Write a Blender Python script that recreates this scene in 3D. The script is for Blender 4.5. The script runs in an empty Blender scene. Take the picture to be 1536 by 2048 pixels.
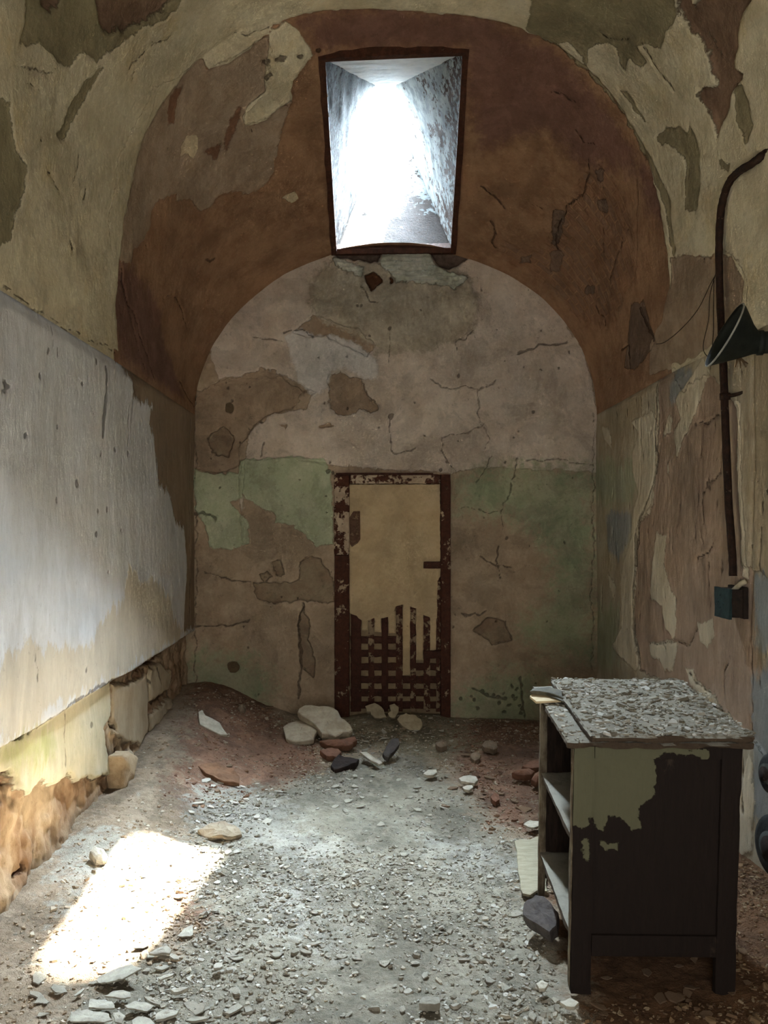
import bpy, math, random
import numpy as np
from mathutils import Vector, Matrix
random.seed(7); rng = np.random.default_rng(7)
C = bpy.context.scene.collection
F, CX, CY, EYE = 1650.0, 750.0, 1040.0, 1.2      # focal length in pixels, level vanishing point, eye height
XL, XR, YB = -1.08, 1.33, 4.95                   # side walls, back wall
XC, XA = (XL+XR)/2, (XR-XL)/2
YN = -0.7
# ------------------------------------------------------------------ helpers
def lin(c): return tuple(((v/255)/12.92 if v/255 <= .04045 else ((v/255+.055)/1.055)**2.4) for v in c)
def col(*c): return lin(c)+(1.0,)
def _hash(ix, iy, iz, seed):
    h = (ix*374761393 + iy*668265263 + iz*2147483647 + seed*974634777) & 0xffffffff
    h = ((h ^ (h >> 13))*1274126177) & 0xffffffff
    h = ((h ^ (h >> 16))*2246822519) & 0xffffffff
    return ((h ^ (h >> 15)) & 0xffffff)/float(0xffffff)
def vnoise(P, seed=0):
    P = np.asarray(P, dtype=np.float64); I = np.floor(P).astype(np.int64); f = P-I; f = f*f*(3-2*f)
    r = 0
    for dx in (0, 1):
        for dy in (0, 1):
            for dz in (0, 1):
                w = (f[..., 0] if dx else 1-f[..., 0])*(f[..., 1] if dy else 1-f[..., 1])*(f[..., 2] if dz else 1-f[..., 2])
                r = r + w*_hash(I[..., 0]+dx, I[..., 1]+dy, I[..., 2]+dz, seed)
    return r*2-1
def fbm(P, scale, octv=4, seed=0, gain=.5):
    P = np.asarray(P, dtype=np.float64); r = 0; a = 1; t = 0
    for o in range(octv):
        r = r + a*vnoise(P*scale*(2.03**o)+o*17.3, seed+o); t += a; a *= gain
    return r/t
def to3(Q, z=0.0):
    return np.stack([Q[..., 0], Q[..., 1], np.full(Q.shape[:-1], z)], -1)
def dens(poly, step=25, closed=True):
    out = []; n = len(poly)
    for i in range(n if closed else n-1):
        a = poly[i]; b = poly[(i+1) % n]; k = max(1, int(math.dist(a, b)/step))
        for j in range(k): out.append((a[0]+(b[0]-a[0])*j/k, a[1]+(b[1]-a[1])*j/k))
    if not closed: out.append(poly[-1])
    return out
def segd(Q, a, b):
    ab = b-a; L = max(float(ab@ab), 1e-12); t = np.clip(((Q-a)@ab)/L, 0, 1)
    d = Q-(a+t[..., None]*ab); return np.sqrt((d**2).sum(-1))
def sdf(poly, Q):
    poly = np.asarray(poly, float); n = len(poly); d = np.full(Q.shape[:-1], 9.0); ins = np.zeros(Q.shape[:-1], bool)
    for i in range(n):
        a = poly[i]; b = poly[(i+1) % n]; d = np.minimum(d, segd(Q, a, b))
        c = (a[1] > Q[..., 1]) != (b[1] > Q[..., 1])
        if a[1] != b[1]:
            ins ^= c & (Q[..., 0] < (b[0]-a[0])*(Q[..., 1]-a[1])/(b[1]-a[1])+a[0])
    return np.where(ins, d, -d)
def union(polys, conv, Q):
    r = np.full(Q.shape[:-1], -9.0)
    for p in polys: r = np.maximum(r, sdf(conv(dens(p)), Q))
    return np.clip(r, -.15, .15)
def lines(pls, conv, Q):
    r = np.full(Q.shape[:-1], 9.0)
    Q = Q + .010*np.stack([fbm(to3(Q), 28, 3, 301), fbm(to3(Q), 28, 3, 311)], -1)
    for p, w in pls:
        w = w*.7-.0012; pp = np.asarray(conv(dens(p, 20, False)), float)
        for i in range(len(pp)-1): r = np.minimum(r, segd(Q, pp[i], pp[i+1])-w)
    return np.clip(r, -.1, .1)
def spots(sp, conv, Q):
    r = np.full(Q.shape[:-1], 9.0)
    for (x, y, rad) in sp:
        c = np.asarray(conv([(x, y)])[0], float); r = np.minimum(r, np.sqrt(((Q-c)**2).sum(-1))-rad)
    return r
def warp(Q, amp, scale, seed):
    Q = Q + amp*.55*np.stack([fbm(to3(Q), scale*4.5, 3, seed+30), fbm(to3(Q), scale*4.5, 3, seed+39)], -1)
    return Q + amp*np.stack([fbm(to3(Q), scale, 4, seed), fbm(to3(Q), scale, 4, seed+9)], -1)
def sstep(x, a, b):
    t = np.clip((x-a)/(b-a), 0, 1); return t*t*(3-2*t)
def link(o, parent=None):
    C.objects.link(o)
    if parent: o.parent = parent
    return o
def mesh_np(name, V, Fq, mat, parent=None, attrs=None, smooth=True):
    V = np.ascontiguousarray(V, dtype=np.float32); Fq = np.ascontiguousarray(Fq, dtype=np.int32)
    m = bpy.data.meshes.new(name); k = Fq.shape[1]
    m.vertices.add(len(V)); m.vertices.foreach_set('co', V.ravel())
    m.loops.add(Fq.size); m.loops.foreach_set('vertex_index', Fq.ravel())
    m.polygons.add(len(Fq)); m.polygons.foreach_set('loop_start', np.arange(len(Fq), dtype=np.int32)*k)
    m.update(calc_edges=True)
    m.polygons.foreach_set('use_smooth', np.full(len(Fq), smooth))
    for a, v in (attrs or {}).items():
        if v.ndim == 2:
            at = m.attributes.new(a, 'FLOAT_COLOR', 'POINT'); at.data.foreach_set('color', np.ascontiguousarray(v, np.float32).ravel())
        else:
            at = m.attributes.new(a, 'FLOAT', 'POINT'); at.data.foreach_set('value', np.ascontiguousarray(v, np.float32).ravel())
    m.materials.append(mat)
    return link(bpy.data.objects.new(name, m), parent)
def mesh_py(name, V, Fs, mat, parent=None, smooth=False, bev=0):
    m = bpy.data.meshes.new(name); m.from_pydata([tuple(v) for v in V], [], Fs); m.materials.append(mat); m.update()
    if smooth: m.polygons.foreach_set('use_smooth', [True]*len(m.polygons))
    o = link(bpy.data.objects.new(name, m), parent)
    if bev:
        b = o.modifiers.new('bevel', 'BEVEL'); b.width = bev; b.segments = 2; b.limit_method = 'ANGLE'
    return o
def surface(name, P, attrs, mat, keep=None, parent=None):
    nu, nv = P.shape[:2]; idx = np.arange(nu*nv).reshape(nu, nv)
    q = np.stack([idx[:-1, :-1], idx[1:, :-1], idx[1:, 1:], idx[:-1, 1:]], -1)
    if keep is not None: q = q[keep]
    return mesh_np(name, P.reshape(-1, 3), q.reshape(-1, 4), mat, parent, {k: v.reshape(-1) for k, v in attrs.items()})
def tag(o, label=None, cat=None, group=None, kind=None):
    for k, v in (('label', label), ('category', cat), ('group', group), ('kind', kind)):
        if v: o[k] = v
    return o
def empty(name, loc=(0, 0, 0)):
    o = bpy.data.objects.new(name, None); o.location = loc; o.empty_display_size = .05; C.objects.link(o); return o
def boxv(x0, x1, y0, y1, z0, z1):
    V = [(x, y, z) for z in (z0, z1) for y in (y0, y1) for x in (x0, x1)]
    return V, [(0, 2, 3, 1), (4, 5, 7, 6), (0, 1, 5, 4), (2, 6, 7, 3), (0, 4, 6, 2), (1, 3, 7, 5)]
def box(name, x0, x1, y0, y1, z0, z1, mat, parent=None, bev=.002):
    V, Fs = boxv(x0, x1, y0, y1, z0, z1); return mesh_py(name, V, Fs, mat, parent, bev=bev)
def gbox(name, lo, hi, step, mat, parent=None, attrf=None, jit=0, seed=1):
    """a box of finely divided faces, so worn edges and paint borders can follow it"""
    Vs = []; Qs = []; off = 0; lo = np.array(lo, float); hi = np.array(hi, float)
    for ax in range(3):
        a, b = [(1, 2), (2, 0), (0, 1)][ax]
        na = max(1, int(round((hi[a]-lo[a])/step))); nb = max(1, int(round((hi[b]-lo[b])/step)))
        A, B = np.meshgrid(np.linspace(lo[a], hi[a], na+1), np.linspace(lo[b], hi[b], nb+1), indexing='ij')
        for s in (0, 1):
            P = np.zeros(A.shape+(3,)); P[..., a] = A; P[..., b] = B; P[..., ax] = hi[ax] if s else lo[ax]
            i = np.arange(A.size).reshape(A.shape)+off
            q = np.stack([i[:-1, :-1], i[1:, :-1], i[1:, 1:], i[:-1, 1:]], -1).reshape(-1, 4)
            if not s: q = q[:, ::-1]
            Vs.append(P.reshape(-1, 3)); Qs.append(q); off += A.size
    V = np.concatenate(Vs); Q = np.concatenate(Qs)
    if jit:
        c = (lo+hi)/2; h = (hi-lo)/2+1e-9; e = np.sort(np.abs((V-c)/h), axis=1)
        edge = sstep(e[:, 1], .93, 1.0)
        n = np.stack([fbm(V, 30, 3, seed+k) for k in range(3)], -1)
        V = V+n*jit*.4-((V-c)/h)*(edge*np.clip(.5+fbm(V, 22, 3, seed+7), 0, 1)*jit)[:, None]
    return mesh_np(name, V, Q, mat, parent, attrf(V) if attrf else None, smooth=False)
def tube(name, pts, r, mat, parent=None, n=12, noise=0, cap=True):
    pts = [Vector(p) for p in pts]; V = []; Fs = []; up = Vector((0, 0, 1)); prev = None
    for i, p in enumerate(pts):
        t = (pts[min(i+1, len(pts)-1)]-pts[max(i-1, 0)]).normalized()
        if prev is None:
            a = t.cross(up if abs(t.z) < .9 else Vector((1, 0, 0))).normalized()
        else: a = (prev-t*prev.dot(t)).normalized()
        prev = a; b = t.cross(a); rr = r[i] if isinstance(r, (list, tuple)) else r
        for k in range(n):
            w = 2*math.pi*k/n; q = rr*(1+(random.random()-.5)*noise)
            V.append(p+a*math.cos(w)*q+b*math.sin(w)*q)
    for i in range(len(pts)-1):
        for k in range(n):
            k2 = (k+1) % n; Fs.append((i*n+k, i*n+k2, (i+1)*n+k2, (i+1)*n+k))
    if cap: Fs.append(tuple(range(n))[::-1]); Fs.append(tuple((len(pts)-1)*n+k for k in range(n)))
    return mesh_py(name, V, Fs, mat, parent, smooth=True)
def smoothpath(pts, k=6):
    out = []; P = [Vector(p) for p in pts]
    for i in range(len(P)-1):
        p0 = P[max(i-1, 0)]; p1 = P[i]; p2 = P[i+1]; p3 = P[min(i+2, len(P)-1)]
        for j in range(k):
            t = j/k; out.append(.5*((2*p1)+(p2-p0)*t+(2*p0-5*p1+4*p2-p3)*t*t+(3*p1-p0-3*p2+p3)*t**3))
    out.append(P[-1]); return out
# photograph pixel -> point of a known plane
def at_back(px, py, Y=YB): return ((px-CX)/F*Y, Y, EYE+(CY-py)/F*Y)
def at_wall(px, py, X): Y = X*F/(px-CX); return (X, Y, EYE+(CY-py)/F*Y)
def at_floor(px, py, z=0.0): Y = (EYE-z)*F/(py-CY); return ((px-CX)/F*Y, Y, z)
cb = lambda pts: [((x-CX)/F*YB, EYE+(CY-y)/F*YB) for x, y in pts]
def cl(pts): return [at_wall(min(x, 735), y, XL)[1:] for x, y in pts]
def cr(pts): return [at_wall(max(x, 800), y, XR)[1:] for x, y in pts]
def cf(pts): return [at_floor(x, max(y, CY+60))[:2] for x, y in pts]
# ------------------------------------------------------------------ materials
class N:
    def __init__(s, name):
        s.mat = bpy.data.materials.new(name); s.mat.use_nodes = True; s.t = s.mat.node_tree; s.t.nodes.clear()
        s.out = s.t.nodes.new('ShaderNodeOutputMaterial'); s.b = s.t.nodes.new('ShaderNodeBsdfPrincipled')
        s.t.links.new(s.b.outputs[0], s.out.inputs[0]); s.b.inputs['Roughness'].default_value = .92
        s.b.inputs['Specular IOR Level'].default_value = .2
        s.co = s.t.nodes.new('ShaderNodeTexCoord').outputs['Object']
    def put(s, sock, v):
        if isinstance(v, bpy.types.NodeSocket): s.t.links.new(v, sock)
        else: sock.default_value = v
    def math(s, op, a, b=0.0, c=None):
        n = s.t.nodes.new('ShaderNodeMath'); n.operation = op; s.put(n.inputs[0], a); s.put(n.inputs[1], b)
        if c is not None: s.put(n.inputs[2], c)
        return n.outputs[0]
    def map(s, scale=(1, 1, 1), rot=(0, 0, 0)):
        n = s.t.nodes.new('ShaderNodeMapping'); s.put(n.inputs['Vector'], s.co)
        n.inputs['Scale'].default_value = scale; n.inputs['Rotation'].default_value = rot; return n.outputs[0]
    def noise(s, scale, detail=6, rough=.6, vec=None, dist=0.0):
        n = s.t.nodes.new('ShaderNodeTexNoise'); s.put(n.inputs['Vector'], vec or s.co)
        n.inputs['Scale'].default_value = scale; n.inputs['Detail'].default_value = detail
        n.inputs['Roughness'].default_value = rough; n.inputs['Distortion'].default_value = dist
        return n.outputs['Fac']
    def ss(s, v, a, b, lo=0.0, hi=1.0):
        n = s.t.nodes.new('ShaderNodeMapRange'); n.interpolation_type = 'SMOOTHSTEP'; s.put(n.inputs['Value'], v)
        n.inputs['From Min'].default_value = a; n.inputs['From Max'].default_value = b
        n.inputs['To Min'].default_value = lo; n.inputs['To Max'].default_value = hi; return n.outputs['Result']
    def mix(s, f, a, b, mode='MIX'):
        n = s.t.nodes.new('ShaderNodeMix'); n.data_type = 'RGBA'; n.blend_type = mode
        s.put(n.inputs[0], f); s.put(n.inputs[6], a); s.put(n.inputs[7], b); return n.outputs[2]
    def attr(s, name, out='Fac'):
        n = s.t.nodes.new('ShaderNodeAttribute'); n.attribute_name = name; return n.outputs[out]
    def done(s, colour, height=None, strength=1.0, rough=None):
        s.put(s.b.inputs['Base Color'], colour)
        if rough is not None: s.put(s.b.inputs['Roughness'], rough)
        if height is not None:
            b = s.t.nodes.new('ShaderNodeBump'); b.inputs['Distance'].default_value = 1.0; b.inputs['Strength'].default_value = strength
            s.put(b.inputs['Height'], height); s.t.links.new(b.outputs[0], s.b.inputs['Normal'])
        return s.mat
def layered(name, base, layers, stretch=(1, 1, 1), bump=1.0, grain=.0012, speck=.0, speck_col=(60, 45, 32), coarse=.004, crack=True, crack_col=(48, 36, 27), mott=.16):
    """base: (colour, colour). layers: (attribute, colour, colour, edge noise m, thickness m, softness m)"""
    m = N(name); sv = m.map(stretch)
    big = m.noise(2.2, 6, .6); mid = m.noise(7, 9, .66, sv); fine = m.noise(55, 6, .7, sv); edge = m.noise(19, 9, .74, sv); vf = m.noise(230, 3, .6)
    mf = m.ss(mid, .36, .64); bf = m.ss(big, .35, .65); blot = m.noise(3.4, 9, .72, sv, .6)
    c = m.mix(mf, col(*base[0]), col(*base[1])); h = 0.0
    for (a, c1, c2, amp, th, soft) in layers:
        v = m.math('ADD', m.attr(a), m.math('MULTIPLY', m.math('SUBTRACT', edge, .5), amp*2.0))
        f = m.ss(v, -soft, soft)
        c = m.mix(f, c, m.mix(mf, col(*c1), col(*c2)))
        if th: h = m.math('ADD', h, m.math('MULTIPLY', f, th))
    # large mottling, fine grain
    k = m.math('ADD', m.math('MULTIPLY', m.math('SUBTRACT', bf, .5), mott), m.math('MULTIPLY', m.math('SUBTRACT', fine, .5), mott*2.6))
    k = m.math('ADD', 1.0, k)
    k = m.math('MULTIPLY', k, m.ss(blot, .50, .56, 1.0, 1.0-mott*.75)); k = m.math('MULTIPLY', k, m.ss(m.noise(9, 8, .78, sv), .60, .63, 1.0, 1.0+mott*.6))
    k = m.math('MULTIPLY', k, m.ss(m.noise(33, 5, .8), .615, .635, 1.0, 1.0-mott*1.2))
    g = m.t.nodes.new('ShaderNodeCombineColor')
    for i in range(3): m.put(g.inputs[i], k)
    c = m.mix(1.0, c, g.outputs[0], 'MULTIPLY')
    if speck:
        sp = m.ss(m.noise(26, 5, .75, m.map((1, 1, .6))), .72-speck, .76-speck); c = m.mix(m.math('MULTIPLY', sp, .75), c, col(*speck_col))
        h = m.math('SUBTRACT', h, m.math('MULTIPLY', sp, .002))
    if crack:
        v = m.math('ADD', m.attr('crack'), m.math('MULTIPLY', m.math('SUBTRACT', fine, .5), .008))
        f = m.ss(v, .001, .007, 1.0, 0.0); c = m.mix(m.math('MULTIPLY', f, .6), c, col(*crack_col)); h = m.math('SUBTRACT', h, m.math('MULTIPLY', f, .004))
    h = m.math('ADD', h, m.math('MULTIPLY', mid, coarse*2)); h = m.math('ADD', h, m.math('MULTIPLY', fine, grain*2)); h = m.math('ADD', h, m.math('MULTIPLY', vf, grain*.8))
    return m.done(c, h, bump)
def rusty(name, rust, paint, thr=.5, scale=14, soft=.02, attr=None, rough=.8):
    m = N(name); n = m.noise(scale, 9, .7); v = n
    if attr: v = m.math('ADD', n, m.attr(attr))
    f = m.ss(v, thr-soft, thr+soft); r = m.mix(m.ss(m.noise(40, 6, .7), .35, .65), col(*rust[0]), col(*rust[1]))
    p = m.mix(m.ss(m.noise(6, 6, .6), .4, .6), col(*paint[0]), col(*paint[1]))
    h = m.math('ADD', m.math('MULTIPLY', f, .0015), m.math('MULTIPLY', m.noise(70, 5, .7), .003))
    return m.done(m.mix(f, r, p), h, 1.0, rough)
def plain(name, a, b, scale=20, rough=.9, bump=.003, stretch=(1, 1, 1)):
    m = N(name); v = m.map(stretch); f = m.ss(m.noise(scale, 8, .68, v), .36, .64)
    h = m.math('MULTIPLY', m.noise(scale*2.5, 8, .7, v), bump)
    return m.done(m.mix(f, col(*a), col(*b)), h, 1.0, rough)
# ------------------------------------------------------------------ vault geometry
def y_crease(ph): return 3.41+.28*(1-np.cos(ph))/2
def prof_front(ph):
    c, s = np.cos(ph), np.clip(np.sin(ph), 0, 1); e = 2/2.8
    return XC-XA*np.sign(c)*np.abs(c)**e, EYE+.66+1.54*s**e
def prof_back(ph):
    return XC-XA*np.cos(ph), EYE+.63+1.005*np.clip(np.sin(ph), 0, 1)
def vault(ph, Y):
    x1, z1 = prof_front(ph); x0, z0 = prof_back(ph); E = y_crease(ph)
    t = np.clip((Y-E)/(YB-E), 0, 1); return np.stack([x1+(x0-x1)*t, Y, z1+(z0-z1)*t], -1)
_ph = np.linspace(0, math.pi, 2000); _x, _z = prof_front(_ph)
_arc = np.concatenate([[0], np.cumsum(np.hypot(np.diff(_x), np.diff(_z)))]); ARC = _arc[-1]
def arc_of(ph): return np.interp(ph, _ph, _arc)
_gp = np.interp(np.linspace(0, ARC, 420), _arc, _ph); _gy = np.linspace(1.5, YB, 520)
_G, _H = np.meshgrid(_gp, _gy, indexing='ij'); _P = vault(_G, _H)
_PX = CX+F*_P[..., 0]/_P[..., 1]; _PY = CY-F*(_P[..., 2]-EYE)/_P[..., 1]; _GU = arc_of(_G)
def cv(pts):
    out = []
    for x, y in pts:
        i = np.argmin((_PX-x)**2+(_PY-y)**2); out.append((_GU.flat[i], _H.flat[i]))
    return out
def vault_z(x, Y):
    ph = np.linspace(.25, math.pi-.25, 800); P = vault(ph, np.full(800, Y)); o = np.argsort(P[:, 0]); return float(np.interp(x, P[o, 0], P[o, 2]))

# skylight opening in plan
RIM = [(-.2375, 3.735), (.408, 3.735), (.463, 4.925), (-.240, 4.925)]
AP = [(.002, 4.84), (.120, 4.84), (.245, 5.69), (.006, 5.69)]; ZA = EYE+2.55

# ------------------------------------------------------------------ colours (what the surfaces themselves are painted)
CREAM = ((208, 200, 174), (192, 182, 154)); OLIVE = ((146, 137, 108), (130, 121, 94)); ORANGE = ((156, 123, 94), (136, 104, 77))
TAUPE = ((148, 130, 110), (130, 112, 92)); REDB = ((126, 94, 80), (112, 82, 68))

# ------------------------------------------------------------------ VAULT
nu = 430
ph = np.interp(np.linspace(0, ARC, nu), _arc, _ph); ys = np.concatenate([np.linspace(YN-.1, 1.5, 12)[:-1], np.arange(1.5, YB+.011, .0105)])
PH, YY = np.meshgrid(ph, ys, indexing='ij'); P = vault(PH, YY); U = arc_of(PH); E = y_crease(PH)
Q = warp(np.stack([U, YY], -1), .02, 6, 11)
a = {}
crease = (E-Q[..., 1])
outer_left = [(235, 705), (232, 640), (217, 520), (207, 480), (207, 450), (215, 325), (235, 300), (250, 235), (300, 175), (350, 142), (400, 118), (415, 136), (450, 125), (500, 92), (540, 66), (550, 45), (640, 20), (640, -60), (300, -60), (60, 100), (0, 500), (120, 650)]
lobe = [(540, 66), (538, 90), (526, 130), (530, 180), (500, 205), (485, 235), (490, 252), (505, 248), (525, 243), (560, 215), (582, 200), (585, 160), (605, 130), (622, 105), (615, 85), (598, 70), (590, 52), (570, 42)]
a['cream'] = np.maximum(np.clip(crease, -.15, .15), union([lobe, outer_left], cv, Q))
# the right edge below the cream
a['taupe'] = union([[(215, 515), (240, 525), (262, 530), (265, 505), (285, 480), (300, 450), (305, 415), (320, 400), (352, 382), (356, 402), (380, 395), (400, 418), (420, 412), (440, 385), (470, 378), (500, 385), (525, 372), (540, 345), (552, 310), (560, 260), (575, 225), (585, 200), (560, 215), (490, 252), (485, 235), (530, 180), (538, 90), (540, 66), (500, 92), (415, 136), (400, 118), (300, 175), (235, 300), (207, 450)],
                   [(1336, 510), (1360, 516), (1372, 512), (1400, 516), (1432, 508), (1475, 505), (1500, 560), (1490, 640), (1450, 690), (1390, 730), (1300, 750), (1300, 690), (1325, 640), (1342, 560)]], cv, Q)
a['cream'] = np.minimum(a['cream'], -union([[(1340, 510), (1360, 516), (1372, 512), (1400, 516), (1432, 508), (1470, 512), (1490, 560), (1480, 630), (1445, 680), (1385, 720), (1300, 740), (1300, 690), (1325, 640), (1344, 560)]], cv, Q))
a['brown'] = union([[(340, 185), (352, 170), (366, 168), (352, 200), (345, 248), (336, 246)], [(452, 260), (475, 212), (484, 215), (470, 260), (455, 292), (447, 290)], [(240, 290), (262, 250), (285, 262), (300, 215), (305, 180), (262, 200), (238, 260)], [(410, 300), (445, 285), (430, 318)]], cv, Q)
a['olive'] = union([[(48, -40), (45, 50), (35, 75), (60, 85), (75, 80), (100, 105), (115, 125), (137, 135), (165, 105), (190, 120), (235, 90), (250, 80), (300, 50), (350, 20), (380, -40)],
                    [(-40, 190), (14, 195), (18, 235), (20, 290), (45, 330), (42, 370), (35, 405), (24, 425), (20, 480), (-20, 510)],
                    [(118, 283), (113, 270), (128, 250), (140, 205), (165, 160), (195, 130), (200, 135), (170, 190), (140, 250), (128, 285)],
                    [(1050, 52), (1098, 80), (1140, 78), (1160, 100), (1178, 140), (1180, 95), (1200, 88), (1225, 82), (1236, 95), (1240, 125), (1250, 140), (1262, 120), (1285, 140), (1300, 128), (1278, 95), (1300, 92), (1325, 100), (1330, 70), (1345, 45), (1358, 25), (1340, -40), (1080, -40)],
                    [(1313, 282), (1333, 260), (1358, 252), (1380, 265), (1383, 247), (1405, 305), (1405, 370), (1393, 425), (1373, 415), (1378, 330), (1358, 300), (1333, 295), (1318, 295)],
                    [(1240, 177), (1255, 180), (1298, 248), (1285, 240)], [(1445, 320), (1470, 330), (1462, 345), (1448, 335)],
                    [(1098, 80), (1110, 78), (1180, 140), (1245, 220), (1300, 310), (1340, 400), (1352, 500), (1345, 510), (1335, 430), (1300, 340), (1240, 225), (1180, 150)],
                    [(1472, 170), (1490, 165), (1515, 250), (1500, 290), (1480, 240)]], cv, Q)
a['dark'] = union([[(195, -40), (195, 10), (205, 65), (220, 72), (240, 58), (246, 72), (270, 58), (330, 22), (380, -40)], [(80, -30), (85, 12), (100, 22), (120, 15), (135, -30)],
                   [(1398, -40), (1398, 0), (1385, 25), (1405, 60), (1440, 110), (1478, 160), (1475, 120), (1483, 45), (1508, 0), (1508, -40)],
                   [(1350, -20), (1362, 30), (1390, 65), (1413, 95), (1423, 110), (1433, 170), (1403, 170), (1398, 185), (1428, 230), (1438, 275), (1458, 220), (1468, 185), (1493, 150), (1440, 110), (1398, 40), (1380, -20)]], cv, Q)
a['red'] = union([[(600, 40), (760, 10), (960, 30), (1100, 95), (1200, 200), (1260, 300), (1280, 350), (1160, 330), (1090, 260), (960, 300), (930, 180), (935, 95), (640, 100)], [(1330, 380), (1340, 470), (1300, 430), (1260, 300)], [(218, 530), (262, 532), (325, 620), (330, 690), (372, 800), (240, 710)]], cv, Q)
a['brick'] = union([[(1170, 345), (1215, 330), (1262, 420), (1272, 560), (1215, 660), (1150, 640), (1100, 580), (1050, 545), (1000, 520), (1005, 480), (1060, 500), (1100, 490), (1120, 430), (1150, 385)]], cv, Q)
a['brick2'] = union([[(1262, 610), (1285, 600), (1312, 690), (1270, 740), (1248, 735)], [(1110, 420), (1132, 425), (1122, 470), (1112, 500), (1104, 495)], [(1198, 405), (1212, 402), (1218, 425), (1210, 432), (1200, 425)],
                     [(1196, 342), (1212, 342), (1208, 365), (1198, 362)], [(1045, 515), (1060, 510), (1058, 528), (1042, 530)], [(1105, 505), (1128, 508), (1118, 545), (1100, 545)], [(1170, 575), (1186, 570), (1184, 590), (1170, 590)]], cv, Q)
a['pale'] = union([[(362, 285), (372, 272), (385, 268), (396, 278), (394, 298), (384, 316), (372, 308), (360, 312)], [(565, 395), (590, 385), (600, 400), (585, 410)]], cv, Q)
holes = union([[(549, 114), (562, 103), (571, 104), (562, 114), (551, 118)], [(594, 105), (602, 99), (608, 102), (600, 108)], [(520, 122), (532, 112), (539, 116), (530, 128)], [(529, 147), (539, 140), (545, 145), (536, 154)], [(625, 96), (636, 92), (640, 97), (630, 100)]], cv, Q)
ck = lines([([(965, 372), (985, 388), (998, 408), (1007, 418)], .005), ([(1178, 318), (1182, 350), (1168, 385), (1140, 410), (1122, 445), (1112, 490), (1118, 505)], .004), ([(1207, 325), (1207, 515)], -.001), ([(1272, 355), (1273, 440), (1268, 560)], -.001),
            ([(1255, 450), (1235, 510), (1215, 565)], .001), ([(1280, 615), (1292, 650), (1308, 685)], .012), ([(1188, 615), (1194, 632), (1205, 640), (1208, 655)], .004), ([(978, 445), (985, 470), (983, 485), (1000, 500)], .004), ([(1055, 408), (1070, 412), (1085, 422)], .001), ([(1098, 185), (1125, 188), (1155, 210)], .002), ([(1150, 260), (1170, 285), (1190, 290)], .002),
            ([(242, 540), (250, 590), (275, 650), (298, 720), (310, 760)], .004), ([(240, 560), (262, 640), (290, 735)], .002), ([(415, 520), (432, 521)], .006), ([(470, 420), (482, 405)], .003), ([(330, 600), (345, 590), (362, 610), (378, 660)], .002), ([(360, 760), (375, 790), (390, 815)], .006), ([(1240, 700), (1255, 690), (1262, 735)], .006),
            ([(300, 90), (330, 75), (345, 60)], .002), ([(250, 140), (275, 110), (300, 85)], .001), ([(255, 155), (262, 140)], .002), ([(145, 360), (158, 310)], .002), ([(165, 400), (172, 370)], .002), ([(98, 345), (110, 375), (125, 395)], .0), ([(1285, 90), (1300, 110), (1335, 160), (1350, 180)], .004), ([(1200, 60), (1215, 75), (1260, 85)], .002), ([(135, 480), (145, 500)], .004), ([(470, 60), (495, 68), (540, 56)], .001),
            ([(20, 120), (60, 130), (80, 140), (110, 138)], .001), ([(50, 165), (65, 165), (75, 190)], .001), ([(0, 575), (60, 615), (120, 650), (230, 705)], .003)], cv, Q)
rndv = np.stack([rng.uniform(.3, ARC-.3, 60), rng.uniform(2.2, 4.8, 60)], -1)
for c0 in rndv: ck = np.minimum(ck, np.maximum(np.sqrt((((Q-c0)*np.array([2.2, 1]))**2).sum(-1))-rng.uniform(.002, .007), -.1))
a['crack'] = np.minimum(ck, -holes+.0)
P2 = np.gradient(P, axis=0); P3 = np.gradient(P, axis=1); Nn = np.cross(P2, P3); Nn /= np.linalg.norm(Nn, axis=-1, keepdims=True)
inn = np.array([XC, 0, EYE+.6])-P; inn[..., 1] = 0; sg = np.sign((Nn*inn).sum(-1)); Nn *= sg[..., None]
disp = .012*fbm(P, 1.7, 3, 3)+.006*fbm(P, 7, 4, 5)+.010*sstep(a['cream'], -.006, .006)-.008*sstep(a['olive'], -.006, .006)-.02*sstep(a['dark'], -.008, .008)+.004*sstep(a['taupe'], -.006, .006)
disp += -.010*sstep(a['brick'], -.03, .03)*np.clip(.4+fbm(P, 12, 3, 8), 0, 1)-.007*np.clip(1-np.maximum(ck, 0)/.010, 0, 1)-.02*sstep(holes, -.004, .006)
edgefade = np.minimum(sstep(PH, 0, .12), sstep(math.pi-PH, 0, .12))
P = P+Nn*(disp*(.25+.75*edgefade))[..., None]
V4 = np.stack([P[:-1, :-1], P[1:, :-1], P[1:, 1:], P[:-1, 1:]], -2)[..., :2]
rim = np.array(RIM); inside = np.all(sdf(rim, V4) > 0.004, axis=-1)
m = N('vault_plaster')
sv = m.map((1, 1, 1)); big = m.noise(2.2, 6, .6); mid = m.noise(7, 9, .66); fine = m.noise(50, 6, .7); edge = m.noise(19, 9, .74); vf = m.noise(230, 3, .6)
mf = m.ss(mid, .36, .64)
def lay(c, h, at, c1, c2, amp, th, soft):
    v = m.math('ADD', m.attr(at), m.math('MULTIPLY', m.math('SUBTRACT', edge, .5), amp*2.0)); f = m.ss(v, -soft, soft)
    return m.mix(f, c, m.mix(mf, col(*c1), col(*c2))), m.math('ADD', h, m.math('MULTIPLY', f, th)), f
c = m.mix(mf, col(*ORANGE[0]), col(*ORANGE[1])); c = m.mix(m.ss(m.noise(38, 4, .6), .69, .73), c, col(176, 130, 96)); h = 0.0
c, h, _ = lay(c, h, 'red', REDB[0], REDB[1], .12, 0.0, .05)
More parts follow.
